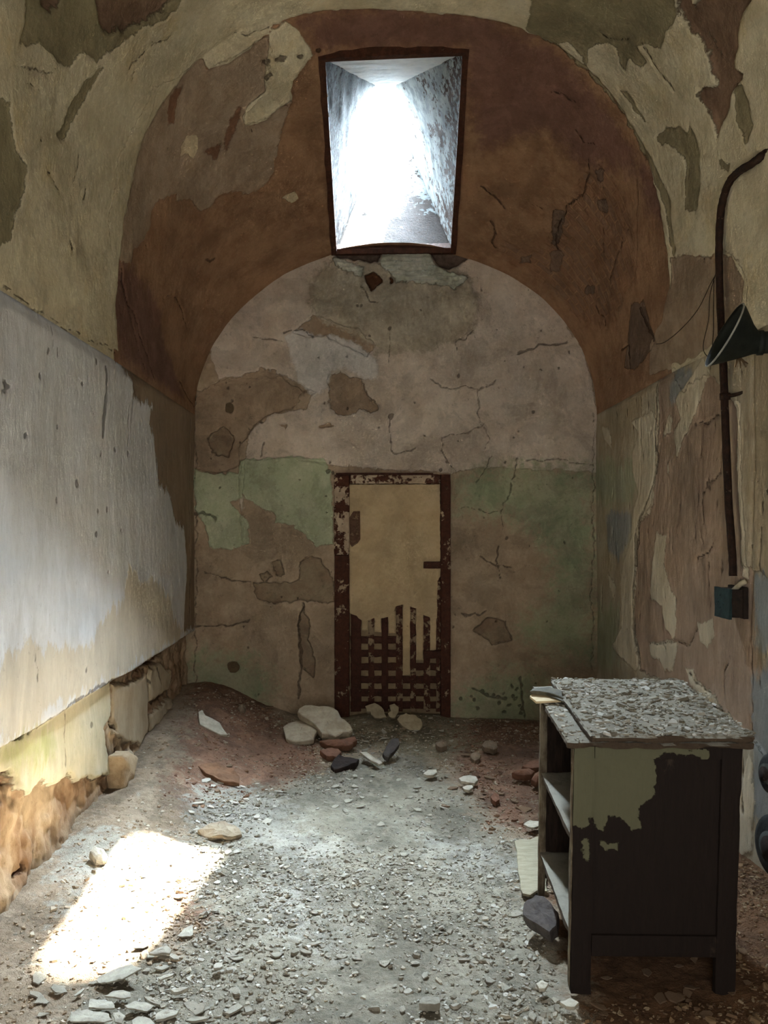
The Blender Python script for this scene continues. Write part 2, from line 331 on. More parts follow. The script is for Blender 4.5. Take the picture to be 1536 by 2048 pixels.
# exposed brickwork
bk = m.t.nodes.new('ShaderNodeTexBrick'); m.put(bk.inputs['Vector'], m.map((1, 1, 1), (0, math.radians(-52), 0)))
bk.inputs['Scale'].default_value = 1.0; bk.inputs['Brick Width'].default_value = .11; bk.inputs['Row Height'].default_value = .045; bk.inputs['Mortar Size'].default_value = .006
bk.inputs['Color1'].default_value = col(128, 92, 68); bk.inputs['Color2'].default_value = col(108, 88, 74); bk.inputs['Mortar'].default_value = col(140, 106, 78)
v = m.math('ADD', m.attr('brick'), m.math('MULTIPLY', m.math('SUBTRACT', edge, .5), .12)); f = m.ss(v, -.01, .03)
c = m.mix(m.math('MULTIPLY', f, .5), c, bk.outputs['Color']); h = m.math('SUBTRACT', h, m.math('MULTIPLY', m.math('MULTIPLY', f, bk.outputs['Fac']), .004))
c, h, _ = lay(c, h, 'brick2', (122, 100, 82), (104, 86, 72), .03, -.004, .004)
c, h, _ = lay(c, h, 'taupe', (166, 147, 126), (148, 128, 106), .03, .002, .003)
c, h, _ = lay(c, h, 'brown', (132, 98, 74), (120, 88, 66), .03, -.002, .006)
c, h, _ = lay(c, h, 'pale', (196, 180, 150), (190, 174, 144), .012, .002, .002)
cr2 = m.mix(m.ss(m.noise(3.2, 8, .7), .5, .68), col(*CREAM[0]), col(196, 180, 142))
v = m.math('ADD', m.attr('cream'), m.math('MULTIPLY', m.math('SUBTRACT', edge, .5), .02)); f = m.ss(v, -.003, .003)
c = m.mix(f, c, m.mix(mf, cr2, col(*CREAM[1]))); h = m.math('ADD', h, m.math('MULTIPLY', f, .004))
c, h, _ = lay(c, h, 'olive', OLIVE[0], OLIVE[1], .022, -.003, .003)
c, h, _ = lay(c, h, 'dark', (132, 108, 88), (112, 90, 72), .03, -.004, .004)
k = m.math('ADD', 1.0, m.math('ADD', m.math('MULTIPLY', m.math('SUBTRACT', big, .5), .5), m.math('MULTIPLY', m.math('SUBTRACT', fine, .5), .42)))
k = m.math('MULTIPLY', k, m.ss(m.noise(3.1, 9, .74, None, .5), .50, .55, 1.0, .86)); k = m.math('MULTIPLY', k, m.ss(m.noise(8, 8, .8), .60, .63, 1.0, 1.13)); k = m.math('MULTIPLY', k, m.ss(m.noise(30, 5, .8), .62, .64, 1.0, .8))
g = m.t.nodes.new('ShaderNodeCombineColor')
for i in range(3): m.put(g.inputs[i], k)
c = m.mix(1.0, c, g.outputs[0], 'MULTIPLY')
v = m.math('ADD', m.attr('crack'), m.math('MULTIPLY', m.math('SUBTRACT', fine, .5), .008)); f = m.ss(v, .0, .005, 1.0, 0.0)
c = m.mix(m.math('MULTIPLY', f, .7), c, col(66, 46, 34)); h = m.math('SUBTRACT', h, m.math('MULTIPLY', f, .006))
h = m.math('ADD', h, m.math('ADD', m.math('MULTIPLY', mid, .010), m.math('ADD', m.math('MULTIPLY', fine, .0026), m.math('MULTIPLY', vf, .001))))
M_VAULT = m.done(c, h, 1.0)
tag(surface('ceiling', P, a, M_VAULT, keep=~inside), kind='structure')

# ------------------------------------------------------------------ BACK WALL
xs = np.arange(XL-.06, XR+.065, .0065); zs = np.arange(-.12, EYE+1.70, .0065)
X, Z = np.meshgrid(xs, zs, indexing='ij'); P = np.stack([X, np.full_like(X, YB), Z], -1)
Q = warp(np.stack([X, Z], -1), .022, 7, 21)
Zb = lambda L: [(350+x*.586, 500+y*.586) for x, y in L]
a = {}
a['light'] = union([Zb([(230, 1010), (250, 620), (330, 560), (440, 545), (480, 480), (380, 430), (150, 440), (110, 330), (200, 200), (330, 100), (480, 20), (700, -30), (1000, -20), (1250, 120), (1400, 340), (1450, 600), (1450, 760), (1040, 740), (940, 760), (560, 740), (400, 710), (225, 715)])], cb, Q)
a['tan'] = union([Zb(L) for L in ([(75, 480), (150, 455), (230, 430), (300, 400), (340, 415), (400, 450), (450, 480), (400, 540), (300, 570), (260, 610), (215, 680), (215, 740), (170, 770), (60, 740)],
                  [(520, 430), (570, 415), (600, 440), (640, 440), (665, 500), (700, 540), (670, 558), (630, 535), (610, 560), (560, 560), (535, 540)], [(500, 600), (530, 590), (545, 600), (510, 615)], [(355, 600), (385, 595), (375, 620)],
                  [(470, 220), (540, 240), (620, 270), (690, 320), (660, 370), (600, 340), (520, 290), (460, 300), (400, 290)])], cb, Q)
a['blue'] = union([Zb([(375, 300), (430, 270), (480, 290), (540, 290), (620, 320), (690, 370), (700, 440), (650, 440), (590, 410), (530, 410), (520, 470), (480, 500), (430, 450), (400, 390)])], cb, Q)
a['rough'] = union([Zb([(470, 110), (520, 50), (545, 30), (600, 55), (640, 40), (690, 45), (720, 0), (860, 5), (890, 50), (920, 50), (960, 60), (1010, 100), (1040, 170), (1030, 250), (970, 310), (870, 340), (760, 350), (690, 345), (620, 290), (520, 250), (460, 200)])], cb, Q)
a['lath'] = union([Zb([(700, 50), (720, -6), (860, 4), (890, 50), (1000, 95), (960, 140), (860, 110), (760, 115)]), Zb([(545, 30), (600, 38), (650, 60), (640, 90), (560, 60)])], cb, Q)
a['green'] = union([Zb([(68, 750), (215, 765), (222, 715), (400, 705), (510, 712), (535, 760), (542, 1000), (480, 1010), (430, 950), (400, 940), (340, 930), (335, 890), (290, 880), (240, 840), (190, 860), (250, 920), (255, 1000), (200, 1020), (120, 1015), (100, 940), (68, 900)])], cb, Q)
a['green2'] = union([Zb([(960, 800), (1040, 745), (1200, 735), (1430, 760), (1430, 1390), (1300, 1380), (1200, 1330), (1180, 1280), (1280, 1200), (1300, 1100), (1230, 960), (1100, 900), (980, 900)]), Zb([(60, 1380), (250, 1390), (330, 1480), (300, 1600), (60, 1560)]), Zb([(950, 1540), (1100, 1440), (1260, 1440), (1260, 1650), (960, 1650)])], cb, Q)
a['drab'] = union([Zb(L) for L in ([(262, 1140), (430, 1132), (425, 1060), (460, 1040), (500, 1050), (525, 1100), (545, 1150), (545, 1205), (420, 1200), (380, 1208), (320, 1215), (280, 1200)], [(285, 1110), (310, 1100), (330, 1115), (300, 1135)], [(330, 1070), (360, 1060), (370, 1100), (345, 1110)],
                  [(425, 1215), (470, 1290), (455, 1330), (480, 1400), (470, 1460), (425, 1430)], [(1070, 1260), (1130, 1270), (1150, 1330), (1090, 1340), (1020, 1300)], [(110, 640), (170, 600), (205, 640), (180, 710), (130, 690)])], cb, Q)
circ = np.minimum(spots([(461, 811, .030)], cb, Q), spots([(467, 1333, .036)], cb, Q)); a['disc'] = np.clip(-circ, -.1, .1)
a['hole'] = np.maximum(union([Zb([(650, 85), (680, 75), (700, 90), (705, 110), (680, 120), (665, 135), (655, 110)])], cb, Q), np.clip(-spots([(783, 565, .014), (781, 560, .01)], cb, Q), -.15, .15))
a['stone'] = union([Zb([(500, -10), (560, 25), (700, 45), (715, -4), (720, -40), (500, -40)]), Zb([(862, -40), (866, 4), (900, 50), (930, 60), (970, 45), (1010, 20), (980, -40)])], cb, Q)
ck = lines([(Zb(L), w) for L, w in (([(430, 1210), (425, 1300), (432, 1400), (420, 1450), (415, 1530)], .004), ([(1170, 350), (1190, 350), (1240, 330), (1330, 318), (1345, 308)], .004), ([(60, 905), (100, 905), (140, 922)], .006), ([(300, 700), (305, 655)], .002),
            ([(870, 435), (920, 470), (1000, 462), (1040, 475), (1100, 450)], .0), ([(735, 560), (738, 680), (760, 685), (820, 675)], .001), ([(1040, 475), (1035, 560), (1075, 640), (1060, 690)], -.001), ([(920, 640), (1000, 620), (1060, 590)], -.001), ([(1170, 710), (1120, 880), (1110, 960)], -.001), ([(1200, 715), (1310, 715), (1430, 740)], .0), ([(1090, 700), (1030, 790)], .0),
            ([(1105, 1015), (1100, 1060), (1105, 1125)], .002), ([(1045, 1048), (1100, 1080), (1150, 1082)], .002), ([(980, 885), (1050, 890), (1120, 885)], .0), ([(75, 1283), (180, 1282), (250, 1260)], .003), ([(1015, 1500), (1060, 1520), (1120, 1530)], .004), ([(1180, 1455), (1190, 1500), (1188, 1600)], .005),
            ([(100, 1112), (180, 1118), (250, 1135)], .001), ([(980, 1245), (1050, 1245), (1065, 1230)], .002), ([(735, 270), (735, 380)], -.001), ([(270, 300), (330, 310), (360, 320)], .001), ([(965, 340), (965, 310), (1020, 270)], .001), ([(915, 640), (912, 700), (960, 760)], .0), ([(370, 290), (440, 270), (480, 300)], .002), ([(640, 120), (660, 175), (690, 180)], .001), ([(70, 570), (72, 1480)], .0), ([(1428, 560), (1428, 1430)], -.001))], cb, Q)
ck = np.minimum(ck, spots([(781, 829, .012), (1066, 826, .006), (659, 943, .009), (668, 948, .006), (660, 925, .004), (714, 610, .006), (722, 610, .005), (779, 656, .006), (915, 750, .006), (880, 940, .005), (893, 925, .004), (1010, 925, .004), (1165, 665, .005), (885, 955, .004)], cb, Q))
dots = rng.uniform(0, 1, (70, 2))
for d in dots:
    ck = np.minimum(ck, np.sqrt(((Q-np.array([XL+d[0]*2.4, .1+d[1]*2.5]))**2).sum(-1))-.0005-.003*rng.random())
for _ in range(22):
    ck = np.minimum(ck, np.sqrt(((Q-np.array([rng.uniform(.5, 1.0), rng.uniform(.03, .22)]))**2).sum(-1))-rng.uniform(.003, .008))
a['crack'] = np.clip(ck, -.1, .1)
P[..., 1] += .010*fbm(P, 1.6, 3, 31)+.003*fbm(P, 9, 4, 33)
P[..., 1] -= .010*sstep(a['rough'], -.03, .03)*(.8+1.3*fbm(P, 16, 5, 35))+.016*sstep(a['lath'], -.006, .006)*(.6+.6*np.sin(Z*230+3*fbm(P, 9, 2, 36))*.35+.7*fbm(P, 30, 3, 37))
P[..., 1] += .008*sstep(a['tan'], -.005, .005)+.012*sstep(a['drab'], -.005, .005)+.03*sstep(a['hole'], -.006, .01)+.02*sstep(a['stone'], -.01, .01)*(1+fbm(P, 14, 3, 38))-.004*sstep(a['light'], -.004, .004)-.004*sstep(a['green'], -.004, .004)
P[..., 1] += .004*np.clip(1-np.maximum(ck, 0)/.007, 0, 1)+.006*sstep(a['disc'], -.004, .004)
DX0, DX1, DZ1 = cb([(670, 0)])[0][0], cb([(901, 0)])[0][0], cb([(0, 949)])[0][1]
xm = (X[:-1, :-1]+X[1:, 1:])/2; zm = (Z[:-1, :-1]+Z[1:, 1:])/2
arch = np.interp(xm, prof_back(_ph)[0], prof_back(_ph)[1])
keep = ~((xm > DX0) & (xm < DX1) & (zm < DZ1)) & (zm < np.maximum(arch, EYE+.66)+.03+.012*fbm(np.stack([xm, zm, zm], -1), 25, 3, 3))
keep &= ~((zm > EYE+1.60) & (xm > -.26) & (xm < .48) & (zm > EYE+1.615))
M_BACK = layered('back_wall_plaster', ((170, 152, 130), (152, 134, 112)),
    [('light', (200, 188, 174), (184, 170, 154), .03, .002, .004), ('green', (162, 170, 140), (174, 178, 152), .035, .002, .004), ('green2', (142, 150, 120), (160, 158, 132), .30, 0, .10),
     ('tan', (164, 144, 122), (148, 128, 106), .035, -.003, .003), ('blue', (212, 208, 202), (196, 192, 186), .05, .002, .012), ('drab', (142, 128, 106), (130, 110, 90), .03, -.004, .003),
     ('rough', (176, 166, 148), (156, 146, 128), .10, .002, .02), ('lath', (188, 188, 174), (164, 166, 150), .05, .004, .004), ('hole', (96, 62, 40), (80, 52, 34), .01, -.004, .002), ('disc', (104, 88, 66), (92, 78, 58), .004, -.003, .002), ('stone', (112, 96, 84), (84, 70, 62), .02, -.003, .004)],
    bump=1.0, speck=.02, coarse=.004, grain=.0014, mott=.24)
tag(surface('wall_back', P, a, M_BACK, keep=keep), kind='structure')

# ------------------------------------------------------------------ LEFT WALL
def wall_grid(y0, step):
    ya = np.concatenate([np.linspace(YN-.1, y0, 10)[:-1], np.arange(y0, YB+.06, step)]); za = np.arange(-.15, EYE+.78, step)
    return np.meshgrid(ya, za, indexing='ij')
Y, Z = wall_grid(2.0, .0085); P = np.stack([np.full_like(Y, XL), Y, Z], -1); Q = warp(np.stack([Y, Z], -1), .018, 8, 41)
Z3 = lambda L: [(x/2.275, 600+y/2.275) for x, y in L]
Z8 = lambda L: [(x/2.56, 1300+y/2.56) for x, y in L]
ZL = lambda L: [(200+x/5.12, 1250+y/5.12) for x, y in L]
LEDGE = .533+.012*fbm(to3(np.stack([Y, Y*0], -1)), 3, 4, 44)
low = LEDGE-Z; a = {}
a['low'] = np.clip(low, -.15, .15)
a['tan'] = union([Z3([(520, 240), (640, 270), (900, 440), (920, 800), (890, 1500), (835, 1500), (850, 1200), (840, 1050), (800, 1000), (770, 880), (720, 850), (700, 620), (680, 560), (690, 480), (640, 470), (610, 430), (600, 340)])], cl, Q)  # bare tan plaster, with the back corner's shadow painted into it
a['beige'] = union([Z3([(600, 1190), (640, 1290), (690, 1270), (730, 1310), (770, 1350), (800, 1480), (840, 1480), (860, 1500), (700, 1610), (520, 1725), (250, 1850), (0, 2060), (-40, 1700), (60, 1640), (150, 1560), (250, 1600), (380, 1580), (450, 1500), (500, 1420), (550, 1390)])], cl, Q)
a['plast'] = union([Z8([(-40, 520), (0, 515), (590, 150), (605, 250), (600, 330), (560, 400), (570, 480), (600, 600), (590, 640), (545, 640), (520, 655), (480, 650), (430, 690), (400, 640), (335, 700), (300, 690), (255, 670), (200, 735), (150, 700), (140, 650), (90, 640), (60, 655), (-40, 720)])], cl, Q)
a['plast2'] = union([ZL([(200, 600), (350, 590), (530, 500), (545, 880), (540, 1100), (440, 1240), (300, 1200), (220, 1100), (215, 900)]), ZL([(570, 480), (620, 400), (700, 400), (790, 480), (780, 640), (700, 700), (560, 790), (560, 600)]), ZL([(560, 900), (800, 720), (830, 860), (620, 1030), (560, 1080)]), ZL([(240, 1330), (330, 1290), (370, 1310), (370, 1500), (290, 1640), (210, 1640), (215, 1480)])], cl, Q)
a['moss'] = union([Z8([(60, 520), (300, 380), (330, 480), (260, 560), (120, 580), (40, 560)])], cl, Q)
a['void'] = union([Z8([(60, 640), (110, 635), (150, 700), (130, 690), (80, 670)]), Z8([(620, 560), (640, 500), (660, 500), (640, 580), (600, 610)]), Z8([(160, 1175), (190, 1110), (215, 1095), (222, 1120), (190, 1160)]), Z8([(240, 1180), (290, 1110), (300, 1120), (260, 1180)]), ZL([(600, 370), (740, 190), (750, 220), (640, 390), (560, 420), (480, 470), (470, 450)]), ZL([(215, 960), (250, 1040), (255, 1100), (215, 1030)]), ZL([(250, 1280), (285, 1220), (295, 1270), (265, 1310)])], cl, Q)
ck = lines([(Z3([(480, 305), (483, 420), (478, 500), (470, 620)]), .016), (Z3([(410, 420), (405, 470), (440, 560)]), -.001), (Z3([(590, 480), (588, 700)]), .001), (Z3([(240, 130), (240, 240)]), .0), (Z3([(265, 215), (262, 250)]), .006), (Z3([(45, 375), (15, 430)]), .003), (Z3([(30, 370), (40, 380)]), .008), (Z3([(170, 1620), (175, 1740)]), .001),
            (Z3([(400, 330), (400, 360)]), .002), (Z3([(0, 440), (10, 470)]), .001), (Z3([(610, 340), (600, 560)]), .0), (Z3([(870, 520), (865, 1480)]), .003), (Z8([(400, 262), (500, 195), (590, 150)]), .006), (Z8([(40, 505), (200, 400), (400, 262)]), .003), (Z8([(375, 290), (380, 640)]), .0), (ZL([(560, 1080), (635, 1040)]), .006), (ZL([(450, 1235), (515, 1150)]), .006), (ZL([(600, 780), (740, 700)]), .010), (ZL([(640, 480), (690, 590)]), .008), (ZL([(530, 480), (570, 600)]), .008), (ZL([(548, 680), (552, 1080)]), .006), (ZL([(800, 500), (800, 820)]), .006), (Z8([(70, 1420), (150, 1330), (222, 1240)]), .006), (Z8([(400, 1020), (410, 1060)]), .008)], cl, Q)
for px, py, r in ((97, 705, .004), (82, 746, .003), (193, 722, .004), (212, 620, .003), (156, 973, .008), (199, 1022, .005), (217, 1021, .005), (194, 1064, .005), (245, 1056, .002), (53, 874, .004), (116, 850, .003), (166, 768, .003), (258, 907, .005), (202, 903, .004), (232, 902, .004), (184, 655, .004), (204, 691, .003), (12, 760, .004), (115, 1000, .003), (220, 1140, .002), (175, 1336, .004), (196, 1450, .006)):
    ck = np.minimum(ck, spots([(px, py, r+.0035)], cl, Q))
a['crack'] = np.clip(ck, -.1, .1)
lo = sstep(low, -.004, .01)
pl = np.maximum(sstep(a['plast'], -.006, .008), .85*sstep(a['plast2'], -.006, .01))
bare = lo*(1-pl)
d = .010*fbm(P, 1.5, 3, 45)+.0035*fbm(P, 8, 4, 47)-.004*sstep(a['tan'], -.004, .004)
d += lo*(-.022+.016*fbm(P, 4, 3, 48))+bare*(-.03+.026*fbm(P, 7, 4, 49)+.026*fbm(P*np.array([1, 1, .6]), 24, 5, 50, .65))
d += -.05*sstep(a['void'], -.006, .012)-.0025*np.clip(1-np.maximum(ck, 0)/.01, 0, 1)
d += .05*sstep(.25-Z, 0, .3)*lo*(.6+.8*fbm(P, 3, 2, 52))   # the footing steps out
P[..., 0] += d*(1-.85*sstep(Z, 1.68, 1.84))-.007*sstep(Z, 1.82, 1.855)
M_LEFT = layered('left_wall_plaster', ((214, 217, 222), (202, 204, 206)),
    [('beige', (206, 199, 184), (194, 186, 170), .14, -.001, .014), ('tan', (150, 132, 110), (134, 116, 94), .13, -.002, .008), ('low', (170, 150, 124), (128, 101, 76), .01, 0, .003),
     ('plast', (192, 186, 164), (176, 168, 142), .03, .003, .003), ('plast2', (176, 162, 138), (158, 142, 118), .03, .003, .004), ('moss', (160, 162, 116), (176, 176, 136), .2, 0, .06), ('void', (90, 58, 36), (78, 50, 32), .02, -.004, .004)],
    stretch=(1, 1, .35), bump=1.0, speck=.015, coarse=.0035, grain=.0011, mott=.12)
tag(surface('wall_left', P, a, M_LEFT), kind='structure')

# ------------------------------------------------------------------ RIGHT WALL
Y, Z = wall_grid(2.0, .0085); P = np.stack([np.full_like(Y, XR), Y, Z], -1); Q = warp(np.stack([Y, Z], -1), .018, 8, 61)
Z6 = lambda L: [(1100+x/2.41, 550+y/2.41) for x, y in L]
a = {}
a['green'] = union([Z6([(215, 900), (280, 880), (340, 930), (440, 850), (460, 900), (400, 1080), (300, 1120), (215, 1100)]), Z6([(215, 1600), (330, 1600), (330, 1900), (215, 1900)])], cr, Q)
a['grey'] = union([Z6([(270, 1150), (380, 1140), (385, 1220), (360, 1310), (325, 1370), (280, 1330)]), Z6([(600, 440), (690, 470), (690, 560), (620, 620), (560, 600)]), [(1500, 1360), (1536, 1330), (1600, 1340), (1600, 1700), (1505, 1640)], [(1505, 1150), (1536, 1150), (1536, 1300), (1510, 1290)]], cr, Q)
a['cream'] = union([Z6(L) for L in ([(500, 660), (520, 720), (510, 900), (502, 1000), (490, 1100), (470, 1150), (430, 1190), (412, 1300), (405, 1500), (395, 1700), (412, 1780), (430, 1905), (380, 1880), (300, 1790), (350, 1700), (340, 1500), (350, 1400), (395, 1250), (400, 1150), (430, 1050), (400, 950), (400, 860), (430, 760), (400, 700)],
                   [(510, 1240), (560, 1245), (550, 1340), (540, 1400), (590, 1560), (600, 1700), (580, 1765), (545, 1700), (530, 1600), (480, 1560), (490, 1380), (500, 1290)], [(470, 1765), (560, 1755), (600, 1785), (580, 1900), (540, 1900), (520, 1850), (480, 1830)], [(700, 1680), (770, 1670), (780, 1740), (750, 1800), (710, 1760)],
                   [(635, 1895), (680, 1905), (700, 1950), (800, 2048), (760, 2048), (670, 1980)], [(560, 680), (580, 700), (570, 760), (540, 780)], [(600, 590), (680, 500), (730, 400), (770, 470), (740, 520), (700, 660), (650, 760), (600, 880), (590, 760), (620, 700)], [(560, 900), (570, 880), (568, 960), (558, 955)], [(605, 1220), (615, 1210), (612, 1290)], [(560, 250), (640, 260), (700, 190), (720, 100), (660, 170), (570, 230)], [(250, 720), (290, 740), (300, 830), (270, 800)], [(275, 1430), (320, 1500), (310, 1560), (285, 1500)])]
                   + [[(1344, 380), (1344, 508), (1372, 512), (1400, 516), (1432, 508), (1445, 430), (1470, 360), (1540, 300), (1600, 200), (1400, 200)], [(1446, 400), (1462, 365), (1490, 345), (1460, 420), (1452, 500), (1446, 500)], [(1475, 1600), (1500, 1500), (1512, 1600), (1505, 1700), (1480, 1720)], [(1470, 800), (1482, 800), (1492, 1160), (1480, 1160)]], cr, Q)
a['tan'] = union([[(1490, 560), (1500, 700), (1496, 900), (1505, 1150), (1520, 1330), (1700, 1500), (1700, 300), (1536, 330)], [(1196, 840), (1240, 800), (1300, 700), (1315, 690), (1300, 760), (1260, 880), (1215, 900)]], cr, Q)
ck = lines([(Z6(L), w) for L, w in (([(520, 350), (515, 500), (510, 700), (515, 900), (500, 1000), (430, 1200), (412, 1350), (400, 1500), (398, 1700), (425, 1880)], .003), ([(440, 460), (440, 1050)], -.001), ([(245, 1500), (243, 1620)], .005), ([(820, 830), (815, 950), (755, 1000), (720, 1060), (730, 1180)], .003), ([(750, 995), (760, 1025)], .010), ([(415, 1260), (408, 1400)], .008), ([(685, 720), (750, 700), (820, 660)], .001), ([(905, 640), (900, 900), (915, 1200), (915, 1400)], .004), ([(770, 1290), (740, 1340), (700, 1360)], .001),  # includes a plain dark line right of the conduit
            ([(530, 1600), (530, 1760), (545, 1800)], .002), ([(470, 1770), (530, 1760), (650, 1790), (700, 1700)], .0), ([(690, 1200), (685, 1260)], .003), ([(830, 2048), (820, 1900), (850, 1870)], .001), ([(750, 1400), (755, 1640)], .002), ([(715, 1230), (725, 1290)], .003))]
            + [([(1468, 490), (1460, 520), (1464, 560)], .004), ([(1498, 330), (1480, 380), (1458, 420)], .002), ([(1500, 395), (1494, 410), (1486, 430)], .003), ([(1518, 1050), (1520, 1150)], .004), ([(1499, 1300), (1500, 1480)], .004), ([(1484, 1520), (1486, 1620)], .003), ([(1372, 1345), (1430, 1400), (1480, 1500)], .001)], cr, Q)
ck = np.minimum(ck, spots([(1500, 1121, .008), (1499, 1093, .006), (1531, 985, .006), (1390, 1120, .004), (1372, 812, .003), (1413, 1127, .004)], cr, Q))
for _ in range(80):
    ck = np.minimum(ck, np.sqrt((((Q-np.array([rng.uniform(2.5, 4.9), rng.uniform(.5, 2.2)]))*np.array([1, .35]))**2).sum(-1))-rng.uniform(.0, .003))
a['crack'] = np.clip(ck, -.1, .1)
a['bare'] = union([Z6([(515, 350), (520, 700), (515, 900), (505, 1000), (495, 1100), (435, 1200), (415, 1300), (405, 1500), (398, 1700), (430, 1905), (800, 2048), (1100, 2400), (1150, 1500), (915, 1400), (905, 640), (760, 480), (640, 560)])], cr, Q)
d = .010*fbm(P, 1.6, 3, 65)+.005*fbm(P*np.array([1, 1, .5]), 9, 4, 67)-.008*sstep(a['bare'], -.004, .004)*(1+.6*fbm(P*np.array([1, 1, .5]), 16, 3, 68))+.005*sstep(a['cream'], -.004, .004)-.01*np.clip(1-np.maximum(ck, 0)/.01, 0, 1)
groove = np.exp(-((Y-(2.93+.03*np.sin(Z*3)))/.012)**2)*sstep(Z, .7, .9); d -= .012*groove
P[..., 0] -= d*(1-.85*sstep(Z, 1.68, 1.84))-.007*sstep(Z, 1.82, 1.855)
M_RIGHT = layered('right_wall_plaster', ((176, 166, 146), (158, 146, 124)),
    [('green', (148, 150, 122), (162, 162, 140), .2, 0, .05), ('bare', (168, 148, 130), (152, 132, 114), .05, -.003, .004), ('tan', (164, 150, 126), (148, 136, 112), .16, 0, .03), ('grey', (142, 144, 142), (130, 134, 134), .09, 0, .02), ('cream', (200, 192, 172), (186, 176, 154), .03, .002, .003)],
    stretch=(1, 1, .3), bump=1.0, speck=.035, speck_col=(96, 78, 58), coarse=.005, grain=.0015, mott=.17)
tag(surface('wall_right', P, a, M_RIGHT), kind='structure')
xx, zz = np.meshgrid(np.linspace(XL-.06, XR+.06, 40), np.linspace(-.15, EYE+1.75, 40), indexing='ij')
xm_, zm_ = xx[:-1, :-1], zz[:-1, :-1]
tag(surface('wall_front', np.stack([xx, YN+.01*fbm(to3(np.stack([xx, zz], -1)), 3, 3, 2), zz], -1), {}, plain('front_wall_plaster', (160, 148, 126), (140, 126, 104), 8), keep=~((xm_ > -.38) & (xm_ < .5) & (zm_ < 1.9))), kind='structure')  # unseen wall; doorway cut in it for the added fill lamp

# ------------------------------------------------------------------ FLOOR
def floor_z(x, Y):
    x = np.asarray(x, float); Y = np.asarray(Y, float)
    A = np.interp(Y, [2.2, 2.6, 3.5, 3.96, 4.7, 4.95], [0, .03, .105, .15, .215, .225]); w = np.interp(Y, [2.2, 4.0, 4.95], [.22, .34, .42])
    z = A*np.exp(-(np.clip(x-XL-.04, 0, 9)/w)**2)
    z = z+.045*np.exp(-((x-.12)/.40)**2-((Y-4.92)/.18)**2)+.06*np.exp(-((x-1.25)/.30)**2-((Y-2.15)/.5)**2)+.03*np.exp(-((x-.85)/.3)**2-((Y-2.62)/.18)**2)
    Q3 = np.stack([x, Y, x*0], -1)
    z = z+.014*fbm(Q3, 2.2, 3, 71)*sstep(Y, 1.9, 2.6)+.010*fbm(Q3, 6, 3, 72)+.005*fbm(Q3, 20, 3, 74)
    return z-.004
xa = np.arange(XL-.1, XR+.11, .0085); ya = np.concatenate([np.linspace(YN-.1, 1.85, 12)[:-1], np.arange(1.85, YB+.1, .0085)])
X, Y = np.meshgrid(xa, ya, indexing='ij'); Q = warp(np.stack([X, Y], -1), .06, 5, 81)
Z = floor_z(X, Y)+.0035*fbm(np.stack([X, Y, X*0], -1), 55, 3, 83)
a = {}
a['dust'] = union([[(400, 1660), (500, 1590), (640, 1545), (700, 1520), (820, 1500), (900, 1560), (960, 1630), (1060, 1700), (1085, 1800), (1250, 2200), (60, 2200), (160, 1980), (330, 1920), (420, 1840), (380, 1720)]], cf, Q)
a['red'] = union([[(330, 1600), (380, 1500), (400, 1430), (480, 1400), (560, 1460), (640, 1490), (640, 1530), (560, 1580), (430, 1600), (380, 1650)], [(860, 1450), (1085, 1440), (1090, 1660), (1000, 1650), (930, 1590), (900, 1520)], [(325, 1800), (380, 1780), (450, 1790), (470, 1850), (420, 1880), (350, 1860)], [(520, 1840), (560, 1830), (590, 1860), (540, 1890)]], cf, Q)
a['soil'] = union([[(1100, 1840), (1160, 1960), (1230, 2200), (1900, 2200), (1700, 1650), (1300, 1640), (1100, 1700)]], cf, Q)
a['white'] = union([[(380, 1600), (440, 1580), (560, 1600), (600, 1660), (700, 1700), (600, 1740), (520, 1700), (400, 1660)], [(560, 1740), (640, 1760), (640, 1900), (560, 1860), (520, 1800)], [(840, 1660), (980, 1690), (1060, 1740), (900, 1740)], [(100, 1700), (400, 1680), (300, 1850), (160, 1900)]], cf, Q)  # pale floor patches; the last one whitens the pool of sun
a['mortar'] = union([[(600, 1400), (900, 1400), (960, 1500), (850, 1520), (640, 1480)]], cf, Q)
a['crack'] = np.full_like(X, .1)
M_FLOOR = layered('floor_dirt', ((158, 142, 122), (138, 122, 102)),
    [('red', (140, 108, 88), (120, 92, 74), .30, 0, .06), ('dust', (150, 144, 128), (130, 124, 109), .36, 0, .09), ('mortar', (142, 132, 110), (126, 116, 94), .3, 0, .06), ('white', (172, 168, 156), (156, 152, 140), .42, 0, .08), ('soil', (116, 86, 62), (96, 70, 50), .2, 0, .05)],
    bump=1.0, speck=.05, speck_col=(92, 78, 62), coarse=.012, grain=.005, mott=.36, crack=False)
tag(surface('floor', np.stack([X, Y, Z], -1), a, M_FLOOR), kind='structure')

# ------------------------------------------------------------------ SKYLIGHT (window_1), outer shell against light leaks
win = tag(empty('window_1', (.1, 4.3, 3.4)), kind='structure')
M_SHAFT = None
def splay_paint(name, pa, pb, ra, rb):
  m = N(name); n1 = m.noise(26, 9, .72); n2 = m.noise(5, 5, .6)
  v = m.math('SUBTRACT', m.math('ADD', n1, m.math('MULTIPLY', m.math('SUBTRACT', n2, .5), .5)), m.math('MULTIPLY', m.attr('low'), .17))
  f = m.ss(v, .385, .40); r = m.mix(m.ss(m.noise(50, 5, .7), .35, .65), col(*ra), col(*rb))
  p = m.mix(m.ss(m.noise(12, 6, .7), .4, .62), col(*pa), col(*pb))
  return m.done(m.mix(f, r, p), m.math('ADD', m.math('MULTIPLY', f, .003), m.math('MULTIPLY', m.noise(60, 6, .7), .006)), 1.0)
M_SHAFT = splay_paint('peeling_white_paint', (170, 176, 176), (130, 138, 140), (58, 38, 27), (76, 54, 40))
